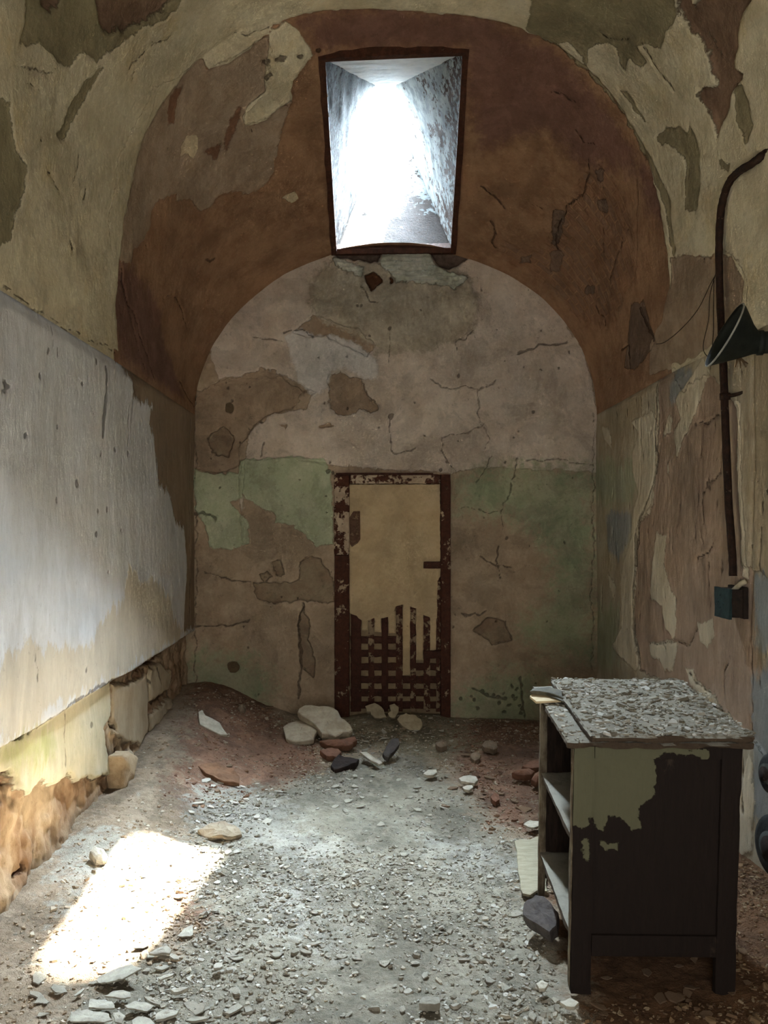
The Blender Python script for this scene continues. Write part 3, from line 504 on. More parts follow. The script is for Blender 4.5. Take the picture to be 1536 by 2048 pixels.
M_SHAFTD = splay_paint('dimmed_white_paint', (112, 118, 118), (88, 94, 96), (30, 20, 14), (42, 30, 22))  # far and left splays: colours lowered to offset the strong skylight on them
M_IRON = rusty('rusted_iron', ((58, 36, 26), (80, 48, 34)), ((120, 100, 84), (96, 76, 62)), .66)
M_SHAFT2 = plain('brightened_white_paint', (232, 236, 236), (214, 220, 222), 14, bump=.004)  # near splay: colour raised to stand for the skylight glare
def rim_edge(i, k=24, grow=0.0):
    a0 = Vector(RIM[i]); b0 = Vector(RIM[(i+1) % 4]); cc = Vector((.1, 4.33)); out = []
    for j in range(k+1):
        p = a0.lerp(b0, j/k); out.append((p.x, p.y))
    return out
W0 = Vector(win.location)
RZ = [vault_z(*p)-.004 for p in RIM]
def rim_z(i, f): return RZ[i]+(RZ[(i+1) % 4]-RZ[i])*f
for i in range(4):
    e = rim_edge(i); A0 = Vector(AP[i]); B0 = Vector(AP[(i+1) % 4]); K = len(e)-1; R = 60
    G = np.zeros((K+1, R+1, 3)); lowa = np.zeros((K+1, R+1))
    for j, (x, y) in enumerate(e):
        b = np.array((x, y, rim_z(i, j/K))); q = A0.lerp(B0, j/K); t = np.array((q.x, q.y, ZA))
        for k in range(R+1):
            G[j, k] = b+(t-b)*k/R; lowa[j, k] = (1-k/R)**(2 if i != 2 else 1.6)*(.8 if i != 2 else 2.0)
    if i == 0: lowa *= 0
    nrm = np.cross(G[-1, 0]-G[0, 0], G[0, -1]-G[0, 0]); nrm /= np.linalg.norm(nrm)
    G += (nrm*(fbm(G, 12, 4, 90+i)*.006)[..., None])*sstep(np.linspace(0, 1, R+1), 0, .05)[None, :, None]
    surface('splay', G-np.array(W0), {'low': lowa}, (M_SHAFT2, M_SHAFT, M_SHAFTD, M_SHAFTD)[i], parent=win)
# neck above the splay and iron rim angle
Vn = []; Fn = []
for (x, y) in AP: Vn += [(x-W0.x, y-W0.y, ZA-W0.z), (x-W0.x, y-W0.y, ZA+.06-W0.z)]
Fn = [(0, 1, 3, 2), (2, 3, 5, 4), (4, 5, 7, 6), (6, 7, 1, 0)]
mesh_py('neck', Vn, Fn, plain('neck_mortar', (150, 146, 138), (110, 104, 96), 30), win)
Vf = []; Ff = []; K = 24
for i in range(4):
    for j, (x, y) in enumerate(rim_edge(i, K)[:-1]):
        c0 = Vector((.1, 4.33)); d0 = Vector((x, y))-c0; w = .020+.006*vnoise(np.array([x*20, y*20, 0.]), 5)
        ex = np.sign(d0.x) if i in (1, 3) or j == 0 else 0; ey = np.sign(d0.y) if i in (0, 2) or j == 0 else 0
        for (g, dz) in ((-.012, .02), (-.012, -.010), (w, -.010), (w+.004, .06)):
            X0 = x+ex*g; Y0 = min(y+ey*g, 4.955); Vf.append(Vector((X0, Y0, rim_z(i, j/K)+dz))-W0)
n4 = 4*K
for q in range(n4):
    for s in range(4): Ff.append((q*4+s, q*4+(s+1) % 4, ((q+1) % n4)*4+(s+1) % 4, ((q+1) % n4)*4+s))
mesh_py('frame', Vf, Ff, M_IRON, win, bev=.0)
rx0, rx1, ry0, ry1, rz0, rz1 = XL-.5, XR+.5, YN-.5, 6.3, -.5, ZA+.06
Vr = [(x, y, z) for z in (rz0, rz1) for (x, y) in ((rx0, ry0), (rx1, ry0), (rx1, ry1), (rx0, ry1))]+[(x, y, rz1) for x, y in AP]
Fr = [(0, 1, 2, 3), (0, 4, 5, 1), (1, 5, 6, 2), (2, 6, 7, 3), (3, 7, 4, 0), (4, 5, 9, 8), (5, 6, 10, 9), (6, 7, 11, 10), (7, 4, 8, 11)]
tag(mesh_py('light_seal_shell', Vr, Fr, plain('seal_shell_stone', (120, 116, 108), (100, 96, 90), 6)), kind='structure')  # unseen outer box added to keep sky light from leaking in

# ------------------------------------------------------------------ DOOR
door = tag(empty('door_1', (cb([(785, 0)])[0][0], YB, 0)), kind='structure'); D0 = np.array(door.location)
Zd = lambda L: [(600+x/3.414, 900+y/3.414) for x, y in L]
def dbox(name, px0, px1, py0, py1, y0, y1, mat, par=door, step=.012, jit=.004, seed=1):
    (x0, z1), (x1, z0) = cb([(px0, py0), (px1, py1)]); return gbox(name, (x0-D0[0], y0-D0[1], z0), (x1-D0[0], y1-D0[1], z1), step, mat, par, jit=jit, seed=seed)
M_FRAME = rusty('flaking_door_frame', ((66, 38, 28), (82, 48, 34)), ((190, 172, 148), (166, 148, 126)), .515, 13, .012)
M_FRAME2 = rusty('rusted_door_jamb', ((62, 36, 27), (78, 46, 33)), ((176, 158, 130), (156, 138, 114)), .60, 13, .012)
M_BAR = rusty('rusted_lattice_bar', ((62, 36, 28), (80, 48, 36)), ((150, 132, 106), (130, 112, 90)), .53, 18, .015)
M_BARD = rusty('dark_lattice_bar', ((56, 34, 26), (74, 44, 34)), ((100, 80, 64), (90, 70, 56)), .66, 18, .02)
M_PANEL = layered('door_plaster_skin', ((190, 170, 136), (176, 156, 122)), [], bump=.8, speck=.02, speck_col=(110, 88, 60), coarse=.003, grain=.0008, crack=False, mott=.12)
dbox('jamb', 668, 699, 949, 1110, YB-.022, YB+.05, M_FRAME, seed=3); dbox('jamb', 669, 699, 1110, 1450, YB-.022, YB+.05, M_FRAME2, seed=4); dbox('jamb', 881, 901, 949, 1450, YB-.022, YB+.05, M_FRAME2, seed=5)
dbox('lintel', 699, 881, 949, 968, YB-.024, YB+.05, M_FRAME, seed=6); dbox('lintel_flange', 672, 866, 946, 951, YB-.03, YB+.01, M_BARD, seed=8)
dbox('backing', 690, 890, 960, 1450, YB+.036, YB+.05, plain('backing_plaster', (150, 132, 102), (128, 110, 86), 14), jit=0)
bars = [(701, 723, 1231), (736, 749, 1238), (762.5, 777, 1236), (791.5, 806, 1211), (820, 833, 1213), (847, 861, 1230), (872, 882, 1165)]
for i, (p0, p1, t) in enumerate(bars): dbox('vertical_bar', p0, p1, t-18, 1425, YB+.012, YB+.02, (M_BARD if i in (0, 2) else M_BAR), step=.01, jit=.004, seed=20+i)
for i, py in enumerate((1281, 1308, 1335, 1361, 1387, 1412)): dbox('horizontal_bar', 700, 882, py-8, py+8, YB+.022, YB+.028, M_BARD, step=.01, jit=.004, seed=40+i)
for i, (p0, p1, t, b) in enumerate(((806, 820, 1205, 1352), (833, 847, 1208, 1322), (861, 873, 1225, 1302), (749, 762, 1235, 1266), (777, 791.5, 1232, 1268), (724, 736, 1240, 1262))): dbox('mortar_strip', p0-1, p1+1, t-10, b, YB+.0165, YB+.026, M_PANEL, step=.01, jit=.004, seed=60+i)
skin = Zd([(333, 235), (955, 235), (958, 560), (960, 860), (940, 900), (937, 1150), (900, 1170), (885, 1145), (842, 1125), (835, 1140), (800, 1130), (795, 1085), (750, 1065), (700, 1055), (655, 1070), (640, 1105), (603, 1140), (555, 1152), (520, 1165), (505, 1150), (480, 1155), (450, 1175), (420, 1165), (385, 1135), (338, 1115)])
sk = cb(dens(skin, 4)); ns = len(sk); V = []
cxs = sum(p[0] for p in sk)/ns; czs = sum(p[1] for p in sk)/ns
jit = [(random.uniform(-.0025, .0025), random.uniform(-.0025, .0025)) for _ in sk]
V = [(x+j[0]-D0[0], YB+.004-D0[1], z+j[1]) for (x, z), j in zip(sk, jit)]+[(x+j[0]-D0[0], YB+.012-D0[1], z+j[1]) for (x, z), j in zip(sk, jit)]
mesh_py('plaster_skin', V, [tuple(range(ns)), tuple(range(2*ns-1, ns-1, -1))]+[(i, i+ns, (i+1) % ns+ns, (i+1) % ns) for i in range(ns)], M_PANEL, door)
hg = Zd([(338, 460), (365, 418), (410, 418), (412, 610), (395, 635), (355, 662), (340, 640)]); hp = cb(hg); k = len(hp)
mesh_py('hinge_plate', [(x-D0[0], YB-.004-D0[1], z) for x, z in hp]+[(x-D0[0], YB+.01-D0[1], z) for x, z in hp], [tuple(range(k)), tuple(range(2*k-1, k-1, -1))]+[(i, i+k, (i+1) % k+k, (i+1) % k) for i in range(k)], rusty('hinge_rust', ((84, 60, 46), (100, 76, 60)), ((128, 108, 84), (118, 98, 76)), .56, 30), door)
dbox('latch', 847, 884, 1123, 1137, YB-.02, YB+.006, M_BARD, jit=.003); dbox('latch', 847, 890, 1301, 1317, YB-.016, YB+.012, M_BARD, jit=.003)
dbox('rust_strip', 874, 882, 1160, 1300, YB-.0, YB+.01, M_BAR, jit=.004, seed=33)

# ------------------------------------------------------------------ RUBBLE
def chunk(name, label, cat, outline, z_top, thick, mat, tilt=(0, 0), group=None, rough=.004, seed=0, sub=9, parent=None, Yc=None, dome=.0):
    """a broken slab whose upper face has the given outline; it lies on the floor with real thickness"""
    cpx = sum(p[0] for p in outline)/len(outline); cpy = sum(p[1] for p in outline)/len(outline)
    base = Vector(at_floor(cpx, cpy, z_top)) if Yc is None else Vector(at_back(cpx, cpy, Yc))
    n = Vector((tilt[0], tilt[1], 1)).normalized(); eye = Vector((0, 0, EYE)); pts = []
    for (px, py) in dens(outline, sub):
        r = Vector(((px-CX)/F, 1, (CY-py)/F)); t = n.dot(base-eye)/n.dot(r); pts.append(eye+r*t)
    cen = sum(pts, Vector())/len(pts); K = len(pts); V = []; Fs = []; rs = random.Random(seed); size = max((p-cen).length for p in pts)
    jt = [rs.uniform(-.09, .05) for _ in pts]
    rings = ((.0, .0), (.35, .0), (.7, .0), (.965, -.02), (1.0, -.12), (.99, -.62), (.93, -1.0), (.4, -1.0))
    for (s, dn) in rings[1:]:
        for i, p in enumerate(pts):
            q = cen+(p-cen)*(s+(jt[i] if s > .6 else 0)); nz = float(fbm(np.array(q), 22, 3, seed))*rough*1.5+float(vnoise(np.array(q)*90, seed))*rough*.4
            V.append(q+n*(dn*thick+nz+(dome*(1-s*s) if dn > -.5 else 0)))
    nr = len(rings)-1
    V.append(cen+n*(dome)); V.append(cen-n*thick); top = nr*K; bot = top+1
    for i in range(K):
        i2 = (i+1) % K; Fs.append((top, i, i2))
        for r_ in range(nr-1): Fs.append((r_*K+i, (r_+1)*K+i, (r_+1)*K+i2, r_*K+i2))
        Fs.append((bot, (nr-1)*K+i2, (nr-1)*K+i))
    loc = cen-n*thick; loc = Vector((loc.x, loc.y, loc.z))
    o = mesh_py(name, [v-loc for v in V], Fs, mat); o.location = loc
    return tag(o, label, cat, group)
M_SLAB = plain('pale_plaster_lump', (182, 172, 152), (160, 148, 128), 16, bump=.004)
M_SLABG = plain('grey_plaster', (190, 184, 168), (166, 160, 144), 22, bump=.003)
M_TANL = plain('tan_plaster_lump', (164, 150, 124), (144, 130, 104), 18, bump=.003)
M_SLATE = plain('dark_slate', (84, 78, 74), (66, 60, 58), 22, bump=.004)
M_BLACK = plain('charred_wood', (52, 42, 38), (38, 32, 30), 30, bump=.004)
M_REDS = plain('red_brick_lump', (128, 92, 74), (108, 78, 62), 20, bump=.004)
M_REDS2 = plain('dusty_stone', (158, 146, 126), (136, 122, 102), 16, bump=.005)
M_OLD = plain('grey_brown_stone', (140, 124, 106), (118, 104, 88), 20, bump=.004)
ZA1 = lambda L: [(350+x/3.84, 1350+y/3.84) for x, y in L]
ZA2 = lambda L: [(700+x/3.84, 1380+y/3.84) for x, y in L]
ZA3 = lambda L: [(100+x/3.07, 1750+y/3.07) for x, y in L]
chunk('plaster_slab', 'largest pale plaster slab leaning on the rubble left of the door foot', 'slab', ZA1([(938, 242), (1000, 234), (1100, 228), (1180, 235), (1250, 278), (1320, 350), (1372, 425), (1300, 450), (1230, 465), (1130, 450), (1095, 405), (1040, 360), (985, 320), (950, 285)]), .11, .05, M_SLAB, (.05, -.45), rough=.010, seed=1)
chunk('plaster_slab', 'smaller pale plaster slab just left of the largest slab, darker ragged edge', 'slab', ZA1([(835, 400), (870, 370), (930, 340), (990, 335), (1050, 390), (1092, 425), (1065, 490), (1000, 505), (925, 515), (850, 490)]), .06, .035, M_SLAB, (-.05, -.3), rough=.008, seed=2)
chunk('plaster_chunk', 'long pale grey plaster chunk shaped like a bird on the dirt slope at left', 'plaster chunk', ZA1([(175, 275), (205, 265), (230, 300), (290, 330), (345, 365), (385, 420), (418, 462), (350, 450), (300, 432), (240, 410), (195, 380), (180, 330)]), .15, .025, M_SLABG, (.25, -.35), rough=.006, seed=3)
chunk('wood_chunk', 'black charred lump lying flat below the two pale slabs', 'wood chunk', ZA1([(1190, 690), (1215, 640), (1255, 605), (1300, 625), (1370, 630), (1420, 645), (1400, 672), (1330, 690), (1270, 712), (1215, 728)]), .035, .035, M_BLACK, (0, -.2), rough=.006, seed=4, sub=6)
chunk('wood_chunk', 'dark upright wedge of wood standing in the rubble in front of the door', 'wood chunk', ZA2([(250, 488), (275, 440), (300, 400), (330, 365), (375, 372), (378, 415), (340, 470), (295, 522), (262, 512)]), .06, .03, M_SLATE, (.1, -.5), rough=.005, seed=5, sub=6)
chunk('plaster_strip', 'narrow grey plaster strip between the dark wedge and the black lump', 'plaster strip', ZA2([(80, 480), (125, 472), (190, 520), (250, 556), (225, 568), (150, 535)]), .03, .012, M_SLABG, (0, -.1), seed=6, sub=6)
chunk('plaster_chunk', 'tan plaster chunk with notched top, leftmost under the door lattice', 'plaster chunk', ZA2([(112, 120), (150, 105), (190, 98), (225, 110), (262, 150), (282, 210), (235, 218), (190, 218), (160, 190), (155, 165), (128, 165)]), .09, .03, M_TANL, (0, -1.4), seed=7, sub=6, Yc=4.80)
chunk('plaster_chunk', 'small tan plaster chunk leaning at the door foot between two wider ones', 'plaster chunk', ZA2([(300, 112), (340, 105), (378, 130), (372, 170), (350, 215), (300, 208), (290, 180), (312, 160)]), .09, .03, M_TANL, (0, -1.4), seed=8, sub=6, Yc=4.79)
chunk('plaster_chunk', 'broad tan plaster chunk with dark notch, rightmost under the door lattice', 'plaster chunk', ZA2([(358, 222), (378, 190), (430, 178), (500, 190), (545, 220), (568, 272), (535, 310), (490, 318), (440, 300), (395, 275)]), .08, .04, M_TANL, (0, -1.0), seed=9, sub=6, Yc=4.72)
chunk('stone_chunk', 'round-backed grey stone in the middle of the rubble right of the door', 'stone', ZA2([(655, 405), (685, 382), (725, 380), (752, 395), (745, 425), (700, 442), (668, 430)]), .04, .03, M_OLD, (0, -.3), seed=10, sub=6, dome=.015)
chunk('stone_slab', 'thin grey-green slab lying on reddish dirt right of centre', 'stone', ZA2([(832, 680), (870, 660), (920, 652), (970, 665), (988, 690), (955, 712), (900, 708), (850, 702)]), .03, .018, M_SLABG, (0, -.1), seed=11, sub=6)
chunk('stone_slab', 'little grey slab just below the thin grey-green slab', 'stone', ZA2([(862, 745), (895, 728), (940, 726), (948, 748), (915, 768), (875, 760)]), .025, .014, M_SLABG, (0, -.1), seed=12, sub=6)
chunk('stone_chunk', 'dull brown stone near the back wall between door and cabinet', 'stone', ZA2([(1008, 420), (1035, 395), (1085, 390), (1130, 405), (1138, 440), (1105, 462), (1075, 445), (1030, 442)]), .04, .03, M_OLD, (0, -.3), seed=13, sub=6, dome=.012)
chunk('stone_chunk', 'small pink-grey stone left of the dull brown stone', 'stone', ZA2([(920, 500), (945, 482), (985, 478), (1005, 500), (995, 530), (960, 548), (935, 525)]), .03, .025, M_OLD, (0, -.3), seed=14, sub=6, dome=.01)
chunk('brick_lump', 'flat reddish lump, topmost of three against the cabinet side', 'brick lump', ZA2([(1325, 588), (1380, 550), (1450, 530), (1478, 540), (1470, 590), (1420, 598), (1360, 596)]), .06, .03, M_REDS, (0, -.2), seed=15, sub=6)
chunk('brick_lump', 'reddish lump in the middle of three against the cabinet side', 'brick lump', ZA2([(1240, 636), (1300, 605), (1380, 600), (1422, 622), (1400, 655), (1340, 658), (1280, 650)]), .05, .03, M_REDS, (0, -.3), seed=16, sub=6, dome=.012)
chunk('brick_lump', 'rounded reddish lump, lowest of three against the cabinet side', 'brick lump', ZA2([(1390, 690), (1420, 640), (1460, 615), (1478, 640), (1475, 690), (1430, 712)]), .05, .03, M_REDS, (0, -.4), seed=17, sub=6, dome=.012)
chunk('stone_chunk', 'angular reddish stone on bare dirt below the cabinet lumps', 'stone', ZA2([(1078, 818), (1110, 785), (1145, 800), (1150, 840), (1120, 860), (1090, 840)]), .03, .025, M_REDS, (0, -.3), seed=18, sub=6)
chunk('plaster_flake', 'pointed pale flake on the dirt left of the cabinet, above the loose board', 'flake', [(1047, 1648), (1060, 1641), (1078, 1642), (1082, 1650), (1068, 1656), (1056, 1654)], .02, .008, M_SLABG, (0, -.1), seed=19, sub=5)
chunk('stone_slab', 'low grey slab in the grey rubble just below the round-backed stone', 'stone', ZA2([(565, 640), (600, 612), (660, 605), (672, 632), (640, 652), (590, 652)]), .03, .015, M_SLABG, (0, -.1), seed=20, sub=6)
chunk('brick_lump', 'long rusty brown lump half sunk below the largest pale slab', 'brick lump', ZA1([(1100, 510), (1180, 495), (1290, 500), (1390, 470), (1400, 500), (1340, 545), (1230, 548), (1150, 535)]), .04, .035, M_REDS, (0, -.3), seed=21, sub=6, dome=.01)
chunk('brick_lump', 'flat rusty brown lump just above the black charred lump', 'brick lump', ZA1([(1115, 580), (1170, 552), (1260, 562), (1280, 590), (1240, 625), (1160, 620)]), .035, .03, M_REDS, (0, -.2), seed=22, sub=6)
chunk('stone_chunk', 'pale rounded stone high on the dirt slope in the back left corner', 'stone', ZA1([(483, 250), (500, 225), (530, 222), (545, 245), (535, 275), (500, 278)]), .14, .03, M_OLD, (0, -.5), seed=23, sub=5, dome=.012)
chunk('stone_chunk', 'small white stone left of the pale rounded stone on the slope', 'stone', ZA1([(348, 262), (370, 252), (390, 275), (385, 298), (362, 290)]), .14, .02, M_SLABG, (0, -.5), seed=24, sub=5, dome=.01)
chunk('clay_slab', 'orange-brown earth slab with a dark broken lower edge, left of centre', 'earth slab', ZA1([(170, 690), (250, 668), (360, 680), (450, 720), (505, 775), (500, 835), (420, 822), (330, 795), (240, 755)]), .060, .03, plain('orange_clay', (136, 102, 78), (112, 84, 64), 14, bump=.006), (.1, -.2), seed=25, rough=.006)
chunk('stone_chunk', 'mound-shaped brown stone beside the bright sun patch', 'stone', [(396, 1660), (420, 1646), (450, 1643), (480, 1653), (484, 1668), (455, 1674), (415, 1672)], .024, .02, M_REDS2, (0, -.12), seed=26, dome=.004, rough=.012)
chunk('plaster_lump', 'white lump against the wall foot at the upper end of the sun patch', 'plaster lump', [(180, 1702), (188, 1692), (204, 1694), (216, 1712), (212, 1724), (192, 1722)], .06, .03, M_SLABG, (.3, -.3), seed=27, sub=6, dome=.008)
# near flakes at the lower left
BIG = [('long curved plaster flake with a deep shadow below the sun patch', [(275, 648), (300, 620), (370, 590), (430, 562), (500, 545), (562, 572), (520, 600), (440, 640), (350, 660), (290, 664)], .045, .014, (-.15, -.1)),
       ('broad flat plaster flake just below the long curved one', [(335, 740), (390, 712), (450, 706), (498, 720), (495, 748), (440, 756), (390, 745)], .03, .012, (0, -.05)),
       ('wide rectangular plaster flake at the lower left, cracked on its right', [(240, 757), (300, 762), (380, 770), (402, 795), (400, 820), (300, 822), (238, 815)], .028, .012, (0, -.05)),
       ('wide plaster flake right of the rectangular one', [(460, 800), (520, 775), (600, 780), (632, 800), (600, 838), (540, 822), (470, 815)], .028, .012, (0, -.05)),
       ('grey plaster flake with a dark curved lower edge, bottom left area', [(580, 748), (620, 742), (680, 780), (675, 795), (640, 785), (600, 765)], .03, .02, (0, -.3)),
       ('tapering plaster flake lying right of the long curved one', [(665, 635), (700, 615), (760, 602), (755, 615), (710, 632), (680, 645)], .025, .012, (0, -.1)),
       ('wedge-shaped plaster flake with a dark crack under it, lower left', [(740, 700), (780, 690), (840, 685), (850, 690), (800, 712), (760, 720)], .035, .025, (0, -.2)),
       ('thin sliver of plaster on the brown dust at far lower left', [(142, 740), (180, 712), (208, 696), (210, 705), (185, 728), (155, 742)], .02, .008, (0, -.05)),
       ('square plaster flake on the speckled dust left of the bottom middle', [(1000, 565), (1015, 538), (1058, 535), (1060, 560), (1045, 572), (1005, 574)], .035, .02, (0, -.1)),
       ('triangular plaster flake at the reddish patch beside the sun patch', [(780, 372), (830, 318), (875, 305), (880, 360), (862, 375), (810, 378)], .025, .012, (0, -.1)),
       ('curled plaster flake standing on edge below the reddish patch', [(610, 480), (660, 450), (720, 430), (750, 455), (740, 480), (690, 478), (640, 488)], .04, .02, (.1, -.3)),
       ('small bright curled flake right of the curled upright one', [(738, 500), (760, 485), (795, 505), (790, 520), (760, 515)], .03, .012, (0, -.2)),
       ('pale plaster flake cut by the bottom edge at the left', [(500, 890), (540, 865), (620, 880), (650, 915), (640, 960), (510, 960)], .03, .014, (0, -.05)),
       ('greenish plaster flake near the bottom edge with a dark cleft', [(645, 850), (700, 825), (790, 830), (780, 855), (700, 888), (650, 892)], .03, .02, (.05, -.15)),
       ('white pointed flake at the bottom left in the dark rubble', [(385, 845), (425, 838), (465, 870), (440, 912), (400, 905)], .035, .014, (0, -.2)),
       ('long plaster flake along the bottom edge at the left', [(130, 840), (230, 825), (370, 850), (380, 890), (330, 905), (200, 900), (120, 895)], .025, .012, (0, -.05))]
M_NEARF = plain('dusty_flake', (172, 168, 154), (148, 144, 132), 26, bump=.003)
M_SLABG2 = plain('dull_grey_plaster', (146, 142, 130), (122, 118, 106), 22, bump=.003)
for i, (lb, L, z, t, tl) in enumerate(BIG): chunk('plaster_flake', lb, 'flake', ZA3(L), z*.55, t*.4, M_NEARF, tl, rough=.003, seed=100+i, sub=6)
chunk('slate_block', 'small dark-edged grey block on the dust at the bottom middle', 'block', [(838, 2000), (845, 1992), (880, 1990), (882, 2004), (876, 2006), (836, 2006)], .022, .020, M_SLABG2, (0, -.1), seed=130, sub=8)
chunk('stone_chunk', 'dark slate piece leaning against the cabinet left leg', 'stone', [(1046, 1805), (1070, 1786), (1095, 1798), (1118, 1822), (1112, 1850), (1100, 1866), (1086, 1858), (1060, 1842), (1045, 1828)], .075, .04, M_SLATE, (-.25, -.25), rough=.005, seed=131)
for i, (lb, L) in enumerate((('crusty grey flake near the cabinet corner at the bottom', [(1120, 2002), (1140, 1996), (1158, 2006), (1150, 2014), (1132, 2012)]), ('pale flake in the dust left of the cabinet bottom corner', [(1072, 1968), (1085, 1960), (1098, 1968), (1090, 1978), (1078, 1978)]), ('tiny white flake at the tip of the dark slate piece', [(1100, 1868), (1112, 1861), (1114, 1864), (1106, 1871)]), ('tan bowl-shaped flake in the shade right of the cabinet foot', [(1440, 1770), (1452, 1762), (1464, 1772), (1458, 1786), (1444, 1782)]))):
    chunk('plaster_flake', lb, 'flake', L, .025, .01, M_SLABG, (0, -.1), seed=140+i, sub=5)
# stones along the left wall foot
M_WSTONE = plain('wall_stone', (170, 150, 122), (150, 128, 100), 18, bump=.005)
for i, (lb, L, Xw, t) in enumerate((('bulging pale stone fallen loose from the lower left wall', [(243, 1512), (262, 1502), (274, 1512), (272, 1550), (258, 1580), (243, 1584)], XL+.035, .05),)):
    pts = [Vector(at_wall(x, y, Xw)) for x, y in dens(L, 5)]; cen = sum(pts, Vector())/len(pts); K = len(pts); V = []; Fs = []
    for (s, dx) in ((.4, .012), (.85, .008), (1, -.006), (1, -.06)):
        for p in pts:
            q = cen+(p-cen)*s; V.append(Vector((q.x+dx+float(fbm(np.array(q), 25, 3, 5))*.016, q.y, q.z)))
    V.append(cen+Vector((.013, 0, 0)))
    for k in range(K):
        k2 = (k+1) % K; Fs.append((4*K, k, k2))
        for r_ in range(3): Fs.append((r_*K+k, (r_+1)*K+k, (r_+1)*K+k2, r_*K+k2))
    loc = Vector((cen.x, cen.y, min(v.z for v in V))); o = mesh_py('wall_stone', [v-loc for v in V], Fs, M_WSTONE, smooth=True); o.location = loc
    tag(o, lb, 'stone')
# small flakes: individuals, copies of a few shapes
def flake_mesh(i, mat):
    r = random.Random(500+i); k = r.randint(5, 8); V = []; ang = sorted(r.uniform(0, 6.283) for _ in range(k))
    ang = [2*math.pi*(j+r.uniform(-.35, .35))/k for j in range(k)]; rad = [r.uniform(.6, 1.15) for _ in range(k)]; asp = r.uniform(.5, .95); curl = r.uniform(-.12, .3)
    P2 = []
    for j in range(k):
        for t in (0, .5):
            a1, a2 = ang[j], ang[(j+1) % k]+(2*math.pi if j == k-1 else 0); q1 = Vector((math.cos(a1)*rad[j], math.sin(a1)*rad[j]*asp)); q2 = Vector((math.cos(a2)*rad[(j+1) % k], math.sin(a2)*rad[(j+1) % k]*asp))
            P2.append(q1.lerp(q2, t)*(1+r.uniform(-.06, .06)))
    n = len(P2); z = lambda x: curl*x*x; th = r.uniform(.12, .26)
    V = [(0, 0, th)]+[(p.x*.95, p.y*.95, th+z(p.x)) for p in P2]+[(p.x, p.y, z(p.x)) for p in P2]+[(0, 0, 0)]
    Fs = [(0, 1+j, 1+(j+1) % n) for j in range(n)]+[(1+j, 1+n+j, 1+n+(j+1) % n, 1+(j+1) % n) for j in range(n)]+[(1+2*n, 1+n+(j+1) % n, 1+n+j) for j in range(n)]
    me = bpy.data.meshes.new('flake_shape'); me.from_pydata(V, [], Fs); me.materials.append(mat); return me
M_WFL = plain('white_paint_flake', (214, 210, 198), (190, 186, 174), 40, bump=.002)
M_BFL = plain('brown_flake', (138, 114, 92), (116, 94, 74), 40, bump=.002)
protos = {k: [flake_mesh(i+10*s, mt) for i in range(7)] for s, (k, mt) in enumerate((('w', M_WFL), ('g', M_SLABG), ('b', M_BFL)))}
CLUS = [('white_flake', 'bright white paint flake scattered on the reddish dirt left of centre', 'white flakes left of centre', 34, (375, 560, 1572, 1655), (.010, .030), 'w'),
        ('plaster_flake', 'medium grey plaster flake in the crusty rubble at the lower left', 'grey flakes at the lower left', 46, (60, 560, 1890, 2044), (.012, .034), 'g'),
        ('plaster_flake', 'small grey flake lying loose on the dusty middle floor', 'grey flakes on the middle floor', 60, (560, 1080, 1660, 2040), (.010, .026), 'g'),
        ('clay_flake', 'brown clay flake on the dirt between door and cabinet', 'brown flakes by the cabinet', 34, (880, 1075, 1470, 1640), (.012, .035), 'b'),
        ('clay_flake', 'brown clay flake on the dirt slope at back left', 'brown flakes on the slope', 26, (330, 560, 1420, 1560), (.012, .03), 'b'),
        ('mortar_lump', 'small mortar lump in the heap at the foot of the door', 'mortar lumps at the door', 30, (680, 930, 1440, 1510), (.012, .034), 'g'),
        ('plaster_flake', 'grey flake in the flaky drift between red dirt and dust', 'flakes in the middle drift', 40, (620, 900, 1530, 1650), (.012, .028), 'g'),
        ('plaster_flake', 'pale flake caught along the right rim of the sun patch', 'flakes by the sun patch', 24, (330, 480, 1700, 1800), (.012, .03), 'w'),
        ('dark_flake', 'brown flake on the shaded dirt right of the cabinet foot', 'flakes in the cabinet shade', 22, (1190, 1520, 1900, 2044), (.012, .03), 'b')]
for (nm, lb, grp, cnt, (x0, x1, y0, y1), (s0, s1), kind) in CLUS:
    r = random.Random(hash(grp) % 1000 if False else len(grp)*7+cnt)
    for i in range(cnt):
        p = at_floor(r.uniform(x0, x1), r.uniform(y0, y1)); s = s0+(s1-s0)*r.random()**2
        o = bpy.data.objects.new(nm, protos[kind][r.randrange(7)]); C.objects.link(o)
        o.location = (p[0], min(p[1], YB-.05), float(floor_z(p[0], p[1]))+.003); o.scale = (s, s, s*.6); o.rotation_euler = (r.gauss(0, .16), r.gauss(0, .16), r.uniform(0, 6.28))
        tag(o, lb, 'flake' if 'lump' not in nm else 'lump', grp)
